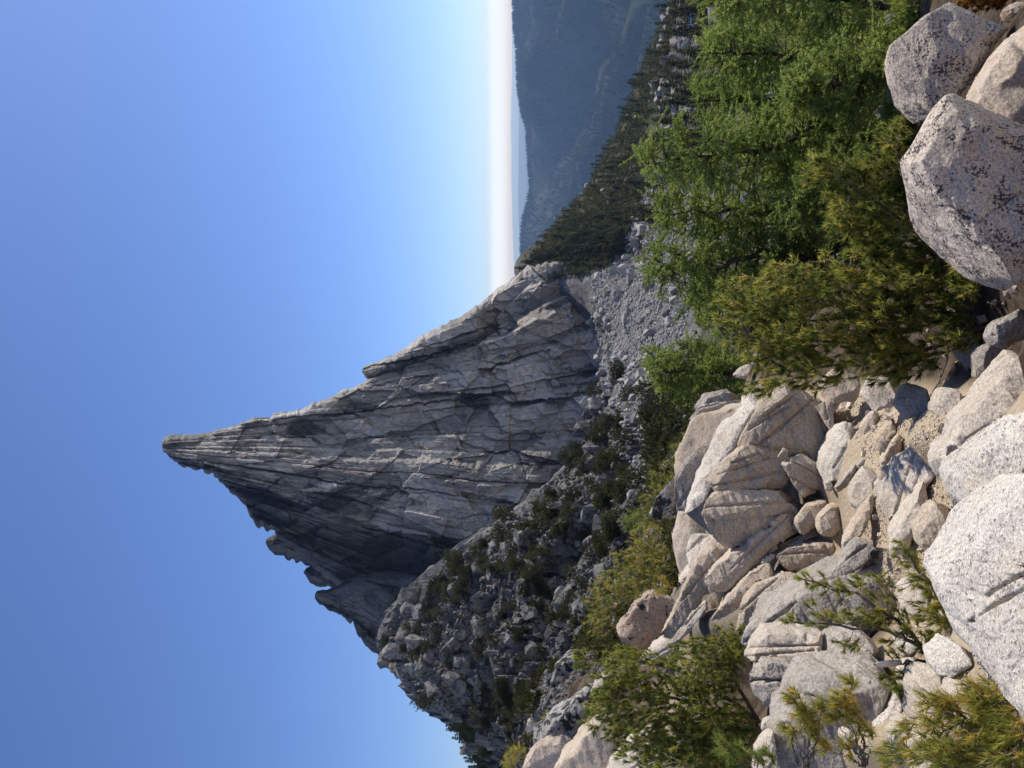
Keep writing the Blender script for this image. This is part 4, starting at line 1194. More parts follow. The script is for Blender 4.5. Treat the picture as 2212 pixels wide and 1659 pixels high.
# ------------------------------------------------------------------ foreground whitebark pines
def pine_bush(label, limbs, blobs, seed, L=0.045, W=0.0022, k=46, tw=0.0022, mat=None, base=None, rlimb=0.012, tone=0.5, dens=1.0, up=0.55, name='whitebark_pine', cat='pine', bark=None, extra=None):
    """limbs: polylines of (picture x, y, d); blobs: (x, y, d, rx, ry, tufts) clusters of needle tufts"""
    rng = np.random.default_rng(seed)
    twg, ndl = Acc(), Acc()
    samp = []
    woods = []
    for lb in limbs:
        pl = polyline([P(*q) for q in lb], 18, 0.006, rng)
        wood = Acc()
        tube(wood, pl, np.linspace(rlimb, rlimb * 0.28, 18), 6)
        woods.append(wood)
        samp.append(pl)
    S = np.concatenate(samp)
    T, base_t = [], []
    for (x, y, d, rx, ry, n) in blobs:
        n = int(n * dens)
        q = norm(rng.normal(0, 1, (n, 3))) * (rng.random((n, 1)) ** 0.4)
        m = d / F
        c = np.array(P(x, y, d))
        T.append(c + np.stack([q[:, 1] * ry * m, q[:, 2] * (rx + ry) * 0.5 * m, q[:, 0] * rx * m], -1))
        base_t.append(np.full(n, tone) + rng.normal(0, 0.18, n))
    T = np.concatenate(T)
    bt = np.concatenate(base_t)
    # join each tuft to wood: the nearest limb point, or a nearer tuft lying below it
    kd = kdtree.KDTree(len(S))
    for i, p in enumerate(S):
        kd.insert(p, i)
    kd.balance()
    near = np.array([kd.find(p)[0] for p in T])
    dist = np.linalg.norm(T - near, axis=1)
    order = np.argsort(dist)
    root = np.empty_like(T)
    done = near.copy()
    placed_p = [tuple(p) for p in S]
    PP = np.array(placed_p)
    grow = list(PP)
    cur = PP
    for blk in np.array_split(order, max(1, len(order) // 40)):
        dd_ = ((T[blk][:, None] - cur[None]) ** 2).sum(-1)
        # prefer joints that lie lower than the tuft
        dd_ = dd_ + np.maximum(0, cur[None, :, 2] - T[blk][:, None, 2]) * 0.15
        root[blk] = cur[np.argmin(dd_, 1)]
        cur = np.concatenate([cur, T[blk] * 0.75 + root[blk] * 0.25])
    vec = T - root
    dirs = norm(norm(vec) * 0.7 + np.array([0.05, -0.1, up]) + rng.normal(0, 0.22, T.shape))
    sag = np.stack([0 * dist, 0 * dist, -0.10 * np.linalg.norm(vec, axis=1)], -1)
    straight_tubes(twg, root, T, tw * 1.5, tw, sag)
    blades(ndl, T, dirs, k, L, W, 0.37, rng, bt, along=L * 0.7, tint_var=0.13)
    # a few older yellowing needles at the back of the tuft
    blades(ndl, T - dirs * L * 0.35, -dirs * 0.2 + np.array([0, 0, -0.1]), max(4, k // 7), L * 0.8, W, 0.8, rng, np.clip(bt + 0.35, 0, 1), tint_var=0.15)
    b = P(*limbs[0][0]) if base is None else P(*base)
    for acc in woods + [twg, ndl]:
        acc.v = [v - np.array(b) for v in acc.v]
    parts = [('limb', wd.mesh('limb', True), bark or M_BARK) for wd in woods]
    parts += [('twigs', twg.mesh('twigs', True), M_TWIG), ('needles', ndl.mesh('needles'), mat or M_PINE)]
    if extra:
        parts += extra(np.array(b))
    return plant(name, label, cat, b, parts)


# the big spreading pine in the middle
pine_bush('big spreading whitebark pine with yellow-green needle tufts in the middle of the rocks',
          [[(2165, 690, 4.5), (2110, 712, 4.6), (2060, 736, 4.7), (2018, 751, 4.8), (1900, 783, 5.0), (1790, 787, 5.2), (1640, 815, 5.4)],
           [(2165, 690, 4.5), (2000, 690, 4.8), (1850, 685, 5.1), (1745, 692, 5.2), (1685, 704, 5.3)],
           [(1990, 705, 4.9), (1850, 740, 5.2), (1730, 735, 5.3), (1583, 739, 5.4)],
           [(2050, 680, 4.8), (1900, 660, 5.3), (1760, 644, 5.5), (1585, 650, 5.6)],
           [(2150, 680, 4.5), (2060, 570, 4.7), (1960, 480, 4.8), (1860, 410, 4.9), (1780, 362, 5.0)],
           [(2100, 680, 4.6), (1950, 600, 4.9), (1800, 565, 5.1), (1700, 570, 5.2)],
           [(2100, 650, 4.6), (2020, 560, 4.7), (1960, 420, 4.8), (1935, 300, 4.9)]],
          [(1970, 640, 4.75, 90, 80, 110), (1850, 600, 5.0, 100, 80, 110), (1800, 720, 5.1, 120, 80, 130), (1680, 745, 5.3, 90, 65, 80), (1615, 690, 5.4, 75, 60, 60),
           (1900, 765, 4.9, 85, 70, 90), (1975, 775, 4.8, 60, 50, 40), (1850, 455, 4.9, 80, 60, 80), (1930, 510, 4.8, 75, 60, 80), (1775, 365, 5.0, 50, 40, 40),
           (1750, 805, 5.1, 80, 45, 55), (1645, 830, 5.4, 50, 28, 22), (1700, 620, 5.2, 90, 60, 80), (1930, 300, 4.9, 35, 45, 26), (1880, 370, 4.9, 50, 50, 40),
           (1980, 580, 4.75, 70, 60, 60), (1900, 690, 4.9, 90, 60, 80), (1600, 640, 5.5, 60, 40, 26), (2050, 640, 4.6, 50, 60, 40), (2060, 720, 4.55, 40, 50, 30), (2030, 560, 4.7, 50, 50, 36), (2090, 590, 4.4, 34, 50, 24)], 21, L=0.06, W=0.0068, k=36, tone=0.43, rlimb=0.02, dens=1.3, up=0.85)

# green bush at the left
pine_bush('dense green pine bush with two upright leaders left of the slabs',
          [[(1640, 1560, 6.4), (1560, 1500, 6.5), (1450, 1436, 6.6), (1350, 1430, 6.7), (1240, 1423, 6.8)],
           [(1640, 1560, 6.4), (1540, 1530, 6.5), (1450, 1507, 6.6), (1370, 1506, 6.6), (1290, 1510, 6.7)],
           [(1640, 1570, 6.3), (1570, 1600, 6.3), (1480, 1640, 6.3), (1400, 1670, 6.3)],
           [(1640, 1560, 6.4), (1590, 1480, 6.4), (1560, 1410, 6.4), (1545, 1350, 6.5)],
           [(1640, 1570, 6.3), (1600, 1640, 6.2), (1580, 1690, 6.1)]],
          [(1520, 1440, 6.4, 85, 65, 130), (1450, 1530, 6.5, 110, 70, 170), (1550, 1550, 6.3, 80, 80, 150), (1400, 1600, 6.4, 90, 55, 90), (1560, 1645, 6.2, 70, 50, 80), (1335, 1480, 6.6, 65, 55, 70),
           (1480, 1620, 6.3, 100, 55, 120), (1385, 1445, 6.6, 80, 40, 70), (1310, 1545, 6.6, 55, 50, 50), (1580, 1400, 6.4, 50, 55, 60), (1260, 1424, 6.8, 28, 20, 14), (1300, 1510, 6.7, 20, 20, 12),
           (1350, 1420, 6.7, 60, 25, 26), (1600, 1600, 6.15, 40, 70, 70)], 22, L=0.056, W=0.007, k=34, tone=0.36, mat=M_PINE, rlimb=0.02, dens=1.5, up=0.85)


def cut_end(b):
    a = Acc()
    tube(a, polyline([P(1890, 1436, 3.78), P(1915, 1434, 3.8), P(1945, 1431, 3.82)], 6), [0.006, 0.014, 0.016, 0.016, 0.015, 0.012], 8)
    a.v = [v - b for v in a.v]
    return [('bleached_stub', a.mesh('bleached_stub', True), M_CUT)]


# sparse pine reaching over the grey slabs
pine_bush('sparse pine with long bare branches reaching over the grey slabs',
          [[(2080, 1425, 3.7), (2000, 1418, 3.75), (1979, 1379, 3.8), (1932, 1329, 3.85), (1866, 1290, 3.9), (1801, 1272, 3.95), (1735, 1252, 4.0)],
           [(2080, 1430, 3.7), (1985, 1400, 3.75), (1955, 1373, 3.8), (1881, 1356, 3.85), (1807, 1353, 3.9), (1705, 1342, 3.95)],
           [(2100, 1430, 3.7), (2060, 1430, 3.75), (1990, 1430, 3.8), (1930, 1432, 3.82)],
           [(1960, 1430, 3.8), (1957, 1460, 3.78), (1955, 1490, 3.76)],
           [(1978, 1432, 3.8), (2000, 1465, 3.76), (2030, 1492, 3.72), (2060, 1515, 3.7)],
           [(2080, 1425, 3.7), (2050, 1350, 3.7), (2020, 1280, 3.75), (1970, 1210, 3.8), (1950, 1180, 3.85)]],
          [(1735, 1252, 4.0, 16, 14, 5), (1775, 1262, 3.97, 26, 22, 8), (1830, 1270, 3.92, 40, 30, 12), (1880, 1262, 3.9, 34, 40, 10), (1925, 1260, 3.88, 34, 40, 10), (1920, 1310, 3.85, 40, 30, 12),
           (1705, 1342, 3.95, 14, 14, 5), (1760, 1330, 3.93, 36, 30, 10), (1830, 1325, 3.9, 44, 34, 14), (1890, 1340, 3.87, 44, 34, 16), (1950, 1350, 3.82, 40, 34, 18), (1830, 1385, 3.88, 40, 24, 8),
           (2010, 1330, 3.75, 40, 60, 40), (2035, 1400, 3.72, 44, 44, 36), (1985, 1235, 3.8, 32, 46, 24), (2040, 1290, 3.75, 34, 44, 26), (1975, 1480, 3.76, 36, 40, 18), (1925, 1470, 3.8, 34, 26, 10),
           (2040, 1480, 3.72, 40, 40, 22), (1940, 1400, 3.8, 30, 26, 10), (1955, 1192, 3.85, 24, 26, 8)], 23, L=0.042, W=0.0036, k=42, tone=0.5, rlimb=0.013, tw=0.0018, extra=cut_end)
# bush in the near corner
pine_bush('thick yellowing pine bush in the near left corner below the white boulder',
          [[(2230, 1590, 2.7), (2150, 1570, 2.9), (2080, 1550, 3.0), (2000, 1540, 3.1)], [(2230, 1600, 2.7), (2120, 1640, 2.9), (2020, 1640, 3.05)],
           [(2230, 1560, 2.7), (2170, 1520, 2.8), (2110, 1490, 2.9)]],
          [(2090, 1560, 2.95, 75, 60, 60), (2150, 1620, 2.85, 65, 60, 60), (2005, 1600, 3.05, 60, 60, 44), (2160, 1530, 2.85, 50, 45, 36), (2070, 1640, 2.95, 70, 40, 50), (2190, 1580, 2.75, 40, 70, 40),
           (2030, 1530, 3.0, 40, 36, 22), (2110, 1495, 2.9, 44, 24, 18), (1940, 1640, 3.1, 50, 30, 18), (2180, 1490, 2.8, 30, 30, 14)], 24, L=0.05, W=0.0036, k=30, tone=0.57, rlimb=0.012, dens=1.15, up=0.9)
# upright sprigs
_sp = [(540, 1140), (600, 1255), (690, 1330), (520, 1400), (640, 1290), (870, 1165), (985, 1285), (940, 1060), (1080, 1400), (935, 1490), (760, 1500), (830, 1300), (900, 1240), (960, 1200), (720, 1230), (700, 1400)]
_lim, _bl = [], []
for i, (cx_, cy_) in enumerate(_sp):
    x_, y_ = 1553.7 + 0.2976 * cx_, 1165.2 + 0.2976 * cy_
    bx_, by_ = (1868, 1655) if cx_ > 740 else (1740, 1672)
    _lim.append([(bx_, by_, 3.45), (bx_ * 0.55 + x_ * 0.45 + 8, by_ * 0.6 + y_ * 0.4, 3.47), (x_ + 4, y_ + 6, 3.5)])
    _bl.append((x_, y_, 3.5, 15, 17, 8))
_lim.insert(0, [(1900, 1690, 3.4), (1868, 1655, 3.45), (1840, 1640, 3.46)])
pine_bush('thin upright pine sprigs on pale stems in front of the widest grey slab', _lim, _bl, 25, L=0.05, W=0.0042, k=34, tone=0.62, rlimb=0.0045, tw=0.0022)
_sp = [(180, 1520), (60, 1550), (300, 1605), (370, 1560), (120, 1610), (20, 1480)]
pine_bush('short cluster of green pine tips at the left end of the grey slabs',
          [[(1660, 1690, 4.0), (1553.7 + 0.2976 * a + 4, 1165.2 + 0.2976 * b + 8, 4.05)] for a, b in _sp],
          [(1553.7 + 0.2976 * a, 1165.2 + 0.2976 * b, 4.05, 15, 16, 7) for a, b in _sp], 26, L=0.052, W=0.0045, k=34, tone=0.42, rlimb=0.005, mat=M_PINEG)
# shrubs behind
pine_bush('yellow-green pine shrub behind the rusty boulder',
          [[(1440, 1250, 13.6), (1400, 1220, 13.8), (1370, 1190, 14)], [(1440, 1260, 13.6), (1360, 1290, 14), (1310, 1320, 14)], [(1440, 1250, 13.6), (1380, 1240, 13.8), (1320, 1230, 14)]],
          [(1372, 1215, 13.8, 55, 45, 130), (1335, 1270, 13.9, 50, 45, 130), (1400, 1170, 13.8, 45, 40, 90), (1305, 1340, 14, 40, 36, 70), (1400, 1260, 13.5, 40, 40, 80), (1290, 1300, 14.2, 30, 30, 40), (1430, 1210, 13.4, 30, 40, 50)],
          27, L=0.085, W=0.006, k=26, tone=0.6, rlimb=0.03, tw=0.004)
pine_bush('tiny yellow pine tuft between the rusty boulder and the longest slab',
          [[(1452, 1280, 9.3), (1440, 1272, 9.3), (1428, 1265, 9.3)]], [(1432, 1268, 9.3, 17, 20, 34)], 28, L=0.06, W=0.004, k=30, tone=0.68, rlimb=0.012, tw=0.003)
pine_bush('small yellow pine poking up behind the rusty boulder at the left edge',
          [[(1150, 1640, 13.6), (1120, 1630, 13.6), (1095, 1640, 13.6)]], [(1118, 1630, 13.6, 26, 22, 60), (1098, 1648, 13.6, 14, 16, 22)], 29, L=0.08, W=0.005, k=28, tone=0.62, rlimb=0.02, tw=0.004)
pine_bush('short pine sprig rooted among the boulders above the square lichened boulder',
          [[(1195, 1555, 14.4), (1185, 1550, 14.4)]], [(1184, 1548, 14.4, 11, 10, 16)], 30, L=0.07, W=0.005, k=26, tone=0.55, rlimb=0.015, tw=0.004)
pine_bush('low clump of orange autumn leaves above the lichen boulders',
          [[(2170, -10, 4.4), (2120, 0, 4.45), (2075, 4, 4.5)]], [(2130, 2, 4.4, 55, 14, 60), (2090, 8, 4.5, 20, 8, 14)], 31, L=0.03, W=0.012, k=26, tone=0.55, rlimb=0.006, mat=M_ORANGE, name='autumn_shrub', cat='shrub')
pine_bush('sunlit olive pine bushes growing against the far end of the slab pile',
          [[(1560, 1020, 17), (1500, 1040, 17.2), (1450, 1060, 17.5)], [(1560, 1000, 17), (1510, 970, 17.2), (1480, 940, 17.5)]],
          [(1490, 985, 17, 45, 50, 150), (1450, 1040, 17.4, 45, 45, 150), (1420, 1090, 17.6, 40, 40, 110), (1520, 950, 16.8, 30, 40, 80), (1390, 1120, 18, 30, 30, 60)], 32, L=0.10, W=0.008, k=24, tone=0.42, rlimb=0.035, tw=0.005)


# ------------------------------------------------------------------ larches
def larch(label, bx, by, d, tx, ty, rad_px, seed, nb=54, lean=None, tone=0.5, k=8, kinks=None):
    nb = int(nb * 1.9)
    rng = np.random.default_rng(seed)
    b, t = np.array(P(bx, by, d)), np.array(P(tx, ty, d + 0.3))
    h = np.linalg.norm(t - b)
    rad = rad_px / F * d
    path = [b] + ([np.array(P(*q)) for q in kinks] if kinks else [b * 0.5 + t * 0.5 + rng.normal(0, 0.05 * h, 3)]) + [t]
    tr = polyline(path, 24, 0.012 * h, rng)
    wood, ndl, twg = Acc(), Acc(), Acc()
    tube(wood, tr, np.linspace(0.042 * h ** 0.6, 0.008, 24), 7)
    tw0, tw1, cc, cd, ct = [], [], [], [], []
    for i in range(nb):
        f = 0.10 + 0.9 * (i + rng.random()) / nb
        p = np.array([np.interp(f, np.linspace(0, 1, 24), tr[:, c]) for c in range(3)])
        az = rng.random() * 6.283
        ln = rad * (1.15 - 0.75 * f) * (0.55 + 0.6 * rng.random())
        out = np.array([math.cos(az), math.sin(az), 0])
        rise = rng.uniform(-0.15, 0.55)
        s = np.linspace(0, 1, 9)[:, None]
        br = p + out * ln * s + np.array([0, 0, 1.0]) * ln * (rise * s - 0.45 * s ** 2 + 0.35 * s ** 3) + np.cumsum(rng.normal(0, 0.018 * ln, (9, 3)), 0)
        tube(wood, br, np.linspace(0.011, 0.003, 9) * (0.6 + 0.6 * ln / max(rad, 0.01)), 4)
        m = int(7 + 9 * ln / rad)
        ff = rng.random(m) ** 0.7
        ff[0] = 1.0
        q = np.stack([np.interp(ff, np.linspace(0, 1, 9), br[:, c]) for c in range(3)], -1)
        dv = norm(out * 0.75 + rng.normal(0, 0.55, (m, 3)) + np.array([0, 0, 0.10]))
        tl = (0.10 + 0.30 * rng.random((m, 1))) * rad * 0.75
        e = q + dv * tl
        e[:, 2] += rng.normal(-0.02, 0.06, m) * rad
        tw0.append(q)
        tw1.append(e)
        for a_, b_ in zip(q, e):
            nc = max(3, int(np.linalg.norm(b_ - a_) / 0.024))
            s2 = np.linspace(0.08, 1, nc)[:, None]
            cc.append(a_ * (1 - s2) + b_ * s2)
            cd.append(np.repeat(norm(b_ - a_)[None] * 0.35, nc, 0) + np.array([0, 0, 0.25]))
            ct.append(np.full(nc, tone + rng.normal(0, 0.14)))
        nc = max(4, int(ln / 0.04))
        s2 = np.linspace(0.25, 1, nc)
        cc.append(np.stack([np.interp(s2, np.linspace(0, 1, 9), br[:, c]) for c in range(3)], -1))
        cd.append(np.repeat(np.array([[0, 0, 0.3]]), nc, 0))
        ct.append(np.full(nc, tone))
    straight_tubes(twg, np.concatenate(tw0), np.concatenate(tw1), 0.0032, 0.0018)
    C, D, T = np.concatenate(cc), np.concatenate(cd), np.concatenate(ct)
    live = rng.random(len(C)) > 0.08
    C, D, T = C[live], D[live], T[live]
    blades(ndl, C, D + rng.normal(0, 0.05, D.shape), k, 0.038, 0.013, 0.85, rng, T, tint_var=0.10)
    for acc in (wood, twg, ndl):
        acc.v = [v - b for v in acc.v]
    return plant('larch_tree', label, 'larch', Vector(b), [('trunk', wood.mesh('trunk', True), M_LBARK), ('twigs', twg.mesh('twigs', True), M_TWIG), ('crown', ndl.mesh('crown'), M_LARCH)])


larch('largest bright green larch with a crooked forked trunk behind the lichen boulders', 1900, 300, 10.5, 1395, 352, 150, 41, nb=80, kinks=[(1800, 268, 10.5), (1760, 275, 10.5), (1660, 320, 10.6), (1540, 335, 10.7)])
larch('bright green larch standing between the crooked larch and the big pine', 1860, 520, 11, 1400, 560, 120, 42, nb=66, kinks=[(1740, 560, 11), (1640, 545, 11), (1520, 590, 11.1)])
larch('bright larch filling the gap between the crooked larch and its left neighbour', 1880, 450, 11.2, 1415, 455, 120, 51, nb=62, tone=0.58)
larch('larch with pale dead twigs at the right edge above the lichen boulder', 1880, 130, 11.5, 1530, 115, 150, 43, nb=70, tone=0.6)
larch('yellow-green larch cut off by the right edge of the view', 1920, 20, 10, 1540, -20, 135, 44, nb=62, tone=0.65)
larch('dark green larch filling the hollow behind the big pine', 1790, 640, 13, 1480, 640, 110, 45, nb=56, tone=0.4)
larch('small drooping larch whose sprays hang over the slab pile', 1640, 800, 11.5, 1400, 800, 105, 46, nb=46, tone=0.45)
larch('low larch crouching under the crooked larch', 1900, 420, 9.4, 1690, 430, 110, 47, nb=46, tone=0.35)
larch('larch sapling in front of the trunk at the right edge', 1940, 160, 8.6, 1700, 190, 110, 48, nb=50, tone=0.55)
larch('slim larch rising between the crooked larch and the right edge larch', 1850, 220, 13, 1500, 215, 100, 49, nb=60, tone=0.5)
larch('distant small larch left of the pine shrubs in the hollow', 1420, 1130, 40, 1345, 1130, 34, 50, nb=40, tone=0.5, k=5)


# ------------------------------------------------------------------ mid-distance pines, firs and rocks: prototypes
def proto_bush(seed, h=1.0, n=150, k=26, size=0.085):
    """dwarf pine about 1 m tall and 1.3 m wide: several rising stems, foliage in flat clumps"""
    rng = np.random.default_rng(seed)
    wood, ndl = Acc(), Acc()
    cl = []
    for s in range(rng.integers(3, 6)):
        az = rng.random() * 6.283
        r = 0.15 + 0.4 * rng.random()
        top = np.array([math.cos(az) * r, math.sin(az) * r, h * (0.55 + 0.45 * rng.random())])
        pl = polyline([(0, 0, -0.1), tuple(top * np.array([0.7, 0.7, 0.4])), tuple(top)], 8, 0.02, rng)
        tube(wood, pl, np.linspace(0.04, 0.008, 8), 5)
        for q in range(n // 4):
            f = 0.15 + 0.85 * rng.random()
            p = np.array([np.interp(f, np.linspace(0, 1, 8), pl[:, c]) for c in range(3)])
            a2 = rng.random() * 6.283
            rr_ = (0.12 + 0.30 * rng.random()) * (1.15 - 0.6 * f)
            cl.append(p + np.array([math.cos(a2) * rr_, math.sin(a2) * rr_, rng.normal(0.03, 0.06)]))
    C = np.array(cl)
    out = norm(C * np.array([1, 1, 0.3]) + np.array([0, 0, 0.35]))
    straight_tubes(wood, C * np.array([0.6, 0.6, 0.85]), C, 0.008, 0.004)
    blades(ndl, C, out, k, size, size * 0.22, 0.75, rng, np.clip(0.25 + C[:, 2] / h * 0.4 + rng.normal(0, 0.12, len(C)), 0, 1), along=0.05, tint_var=0.12)
    return wood.mesh('stems', True), ndl.mesh('crown')


def proto_fir(seed, n=17, slim=0.2, droop=0.25, k=7):
    """narrow conifer 1 m tall"""
    rng = np.random.default_rng(seed)
    wood, ndl = Acc(), Acc()
    tube(wood, polyline([(0, 0, -0.08), (rng.normal(0, 0.01), 0, 0.5), (0, 0, 1.0)], 8), np.linspace(0.022, 0.003, 8), 5)
    C, D, T = [], [], []
    for i in range(n):
        z = 0.06 + 0.9 * (i + rng.random() * 0.6) / n
        R = slim * (1.02 - z) ** 0.8 * (0.75 + 0.5 * rng.random()) + 0.012
        m = int(7 + 6 * (1 - z))
        for q in range(m):
            a = rng.random() * 6.283
            ln = R * (0.6 + 0.55 * rng.random())
            for s in (0.35, 0.65, 0.95):
                C.append((math.cos(a) * ln * s, math.sin(a) * ln * s, z - droop * ln * s + 0.15 * ln * s * s + rng.normal(0, 0.006)))
                D.append((math.cos(a), math.sin(a), -0.15 + 0.4 * s))
                T.append(0.3 + 0.35 * s)
    blades(ndl, np.array(C), np.array(D), k, 0.045, 0.016, 0.7, rng, np.array(T), tint_var=0.15)
    return wood.mesh('trunk', True), ndl.mesh('crown')


def proto_rock(seed, flat=0.7):
    rng = np.random.default_rng(seed)
    bm = bmesh.new()
    pts = norm(rng.normal(0, 1, (16, 3))) * (0.75 + 0.35 * rng.random((16, 1)))
    # blocky: push towards a box
    pts = np.sign(pts) * np.abs(pts) ** 0.7
    pts = pts * np.array([0.55, 0.45, 0.42 * flat + 0.12]) * (0.8 + 0.4 * rng.random(3))
    for p in pts:
        bm.verts.new(p)
    bmesh.ops.convex_hull(bm, input=bm.verts)
    loose = [v for v in bm.verts if not v.link_faces]
    bmesh.ops.delete(bm, geom=loose, context='VERTS')
    bmesh.ops.recalc_face_normals(bm, faces=bm.faces)
    bmesh.ops.triangulate(bm, faces=bm.faces)
    me = bpy.data.meshes.new('rock')
    bm.to_mesh(me)
    bm.free()
    return me


def mat_midrock(name, a, b, dark, lo=0.55):
    k = NB(name)
    oi = k.n('ShaderNodeObjectInfo')
    c = k.mix(k.ramp(k.noise(0.6, 6, 0.7), 0.35, 0.65), a, b)
    c = k.mix(k.ramp(k.noise(1.1, 7, 0.72, dist=0.4), lo, lo + 0.1), c, dark)
    c = k.mix(1.0, c, k.ramp(oi.outputs['Random'], 0, 1, 0.75, 1.2), 'MULTIPLY')
    return k.finish(c, 0.95, k.bump(k.noise(2.2, 6, 0.75), 0.8, 0.25), 0.1)


M_SLOPE = mat_midrock('slope_rock', (0.13, 0.123, 0.113), (0.27, 0.252, 0.23), (0.055, 0.053, 0.05), 0.5)
M_SCREE = mat_midrock('scree_rock', (0.27, 0.255, 0.24), (0.44, 0.415, 0.385), (0.13, 0.125, 0.12), 0.55)
M_KNOLL = mat_midrock('pale_knoll_rock', (0.34, 0.31, 0.28), (0.48, 0.44, 0.40), (0.15, 0.14, 0.13), 0.58)

M_GRIT = mat_midrock('grit_stone', (0.50, 0.42, 0.32), (0.64, 0.56, 0.455), (0.30, 0.24, 0.18), 0.6)
BUSH = [proto_bush(200 + i, n=130 + 20 * i) for i in range(6)]
FIR = [proto_fir(220 + i, slim=(0.15, 0.19, 0.23, 0.17, 0.26)[i], n=(17, 15, 14, 20, 13)[i]) for i in range(5)]
RK = [proto_rock(240 + i, (0.6, 0.8, 1.0, 1.3)[i % 4]) for i in range(12)]


def pts_in(poly, n, rng):
    xs = [p[0] for p in poly]
    ys = [p[1] for p in poly]
    out = []
    while len(out) < n:
        q = (rng.uniform(min(xs), max(xs)), rng.uniform(min(ys), max(ys)))
        if inside(q, poly):
            out.append(q)
    return out


def ground_at(x, y):
    d = hit(x, y)
    if d is None:
        return None
    p = P(x, y, d)
    return Vector((p.x, p.y, float(gz(p.x, p.y))))


_proto = {}


def put_plant(kind, i, name, label, cat, loc, scale, rz, group, mt):
    key = (kind, i, name, label)
    if key not in _proto:
        wd, cr = (BUSH if kind == 'bush' else FIR)[i]
        e = plant(name, label, cat, loc, [('trunk', wd, M_LBARK), ('crown', cr, mt)], group)
        e.scale = scale if hasattr(scale, '__len__') else (scale,) * 3
        e.rotation_euler = (0, 0, rz)
        _proto[key] = e
        return e
    return copy_plant(_proto[key], loc, scale, rz, label, group)




def slope_zone(x, y):
    return ('near the skyline of' if x < 960 else 'halfway up' if x < 1110 else 'low on') + ' the broken slope left of the spire'


def ridge_zone(x, y):
    return ('beside the foot of the spire' if y > 440 else 'midway along the ridge right of the spire' if y > 240 else 'at the far right end of the wooded ridge')


def hollow_zone(x, y):
    return 'in the hollow right under the spire wall' if y < 1000 else 'in the hollow behind the slab pile' if y < 1250 else 'in the hollow near the left boulders'


def sized(px_, lo, hi):
    return 'small' if px_ < lo else 'large' if px_ > hi else 'mid-sized'


R = random.Random(77)
SLOPE = [(838, 1330), (836, 1420), (905, 1500), (990, 1560), (1045, 1659), (1140, 1659), (1170, 1500), (1260, 1400), (1290, 1300), (1380, 1180), (1400, 1050), (1300, 930), (1292, 850), (1185, 1050), (1065, 1150), (935, 1250)]
SCREE = [(1278, 715), (1276, 630), (1286, 570), (1345, 530), (1365, 470), (1405, 390), (1500, 320), (1560, 400), (1560, 500), (1500, 640), (1470, 740), (1400, 790), (1330, 830), (1290, 850)]
RIDGE = [(1130, 585), (1155, 555), (1228, 450), (1308, 330), (1368, 200), (1408, 100), (1450, 0), (1470, 0), (1440, 150), (1400, 260), (1400, 400), (1370, 480), (1340, 560), (1290, 590), (1200, 600)]
VALE = [(1440, -20), (1560, -20), (1600, 300), (1560, 420), (1470, 330), (1430, 300)]

# prominent dwarf pines on the slope, placed from the photograph: x, y, width in picture px
SB = [(1100, 1120, 60), (1080, 1145, 50), (1190, 1110, 60), (1170, 1140, 50), (1240, 1100, 44), (1215, 1160, 50), (960, 1160, 34), (935, 1190, 30), (1040, 1085, 26), (1020, 1225, 34),
      (1000, 1240, 30), (920, 1290, 34), (905, 1310, 30), (1020, 1310, 30), (1040, 1340, 34), (1030, 1400, 40), (1040, 1380, 30), (880, 1410, 34), (960, 1290, 34), (950, 1320, 30), (1110, 1310, 30),
      (1130, 1280, 30), (1170, 1260, 36), (1180, 1300, 40), (1240, 1230, 44), (1260, 1270, 44), (1150, 1420, 40), (1170, 1400, 36), (1200, 1330, 40), (1160, 1470, 40), (1230, 1300, 40), (1190, 1200, 40),
      (1290, 1190, 44), (1270, 1150, 44), (1320, 1150, 50), (1250, 1350, 44), (1270, 1390, 40), (1010, 1480, 30), (980, 1420, 34), (1090, 1470, 34), (1120, 1560, 34), (1100, 1520, 30), (1200, 1440, 34), (880, 1350, 24),
      (1250, 920, 44), (1240, 990, 40), (1310, 1000, 56), (1330, 900, 56), (1290, 850, 50), (1360, 960, 60), (1380, 1040, 60), (1340, 1060, 50), (1300, 1080, 50), (1410, 900, 70), (1400, 830, 60), (1440, 870, 70),
      (1330, 1110, 44), (1380, 1110, 44), (1430, 960, 70), (1460, 830, 80), (1360, 850, 50), (1400, 1000, 60), (1470, 900, 70), (1300, 950, 44), (1340, 800, 40)]
for j, (x, y, w) in enumerate(SB):
    g = ground_at(x + w * 0.25, y)
    if g is None:
        continue
    sc = w / F * g.y / 0.95
    up = R.uniform(0.75, 1.1)
    near = g.y < 75
    put_plant('bush', j % 6, 'dwarf_pine', sized(sc * F / g.y, 26, 42) + ' olive dwarf pine ' + (hollow_zone(x, y) if near else slope_zone(x, y)), 'pine', g, (sc, sc, sc * up), R.random() * 6.28,
              'dwarf pines in the hollow' if near else 'dwarf pines on the slope', M_KRUM)
for j, (x, y) in enumerate(pts_in(SLOPE, 520, R)):
    if fbm(np.array([[x / 55.0, y / 55.0, 0.0]]), 2, 88)[0] < 0.06:
        continue
    g = ground_at(x, y)
    if g is None:
        continue
    near = g.y < 75
    sc = R.uniform(20, 50) / F * g.y
    put_plant('bush', j % 6, 'dwarf_pine', sized(sc * F / g.y, 26, 42) + ' olive dwarf pine ' + (hollow_zone(x, y) if near else slope_zone(x, y)), 'pine', g, (sc, sc, sc * R.uniform(0.6, 1.0)), R.random() * 6.28,
              'dwarf pines in the hollow' if near else 'dwarf pines on the slope', M_KRUM)
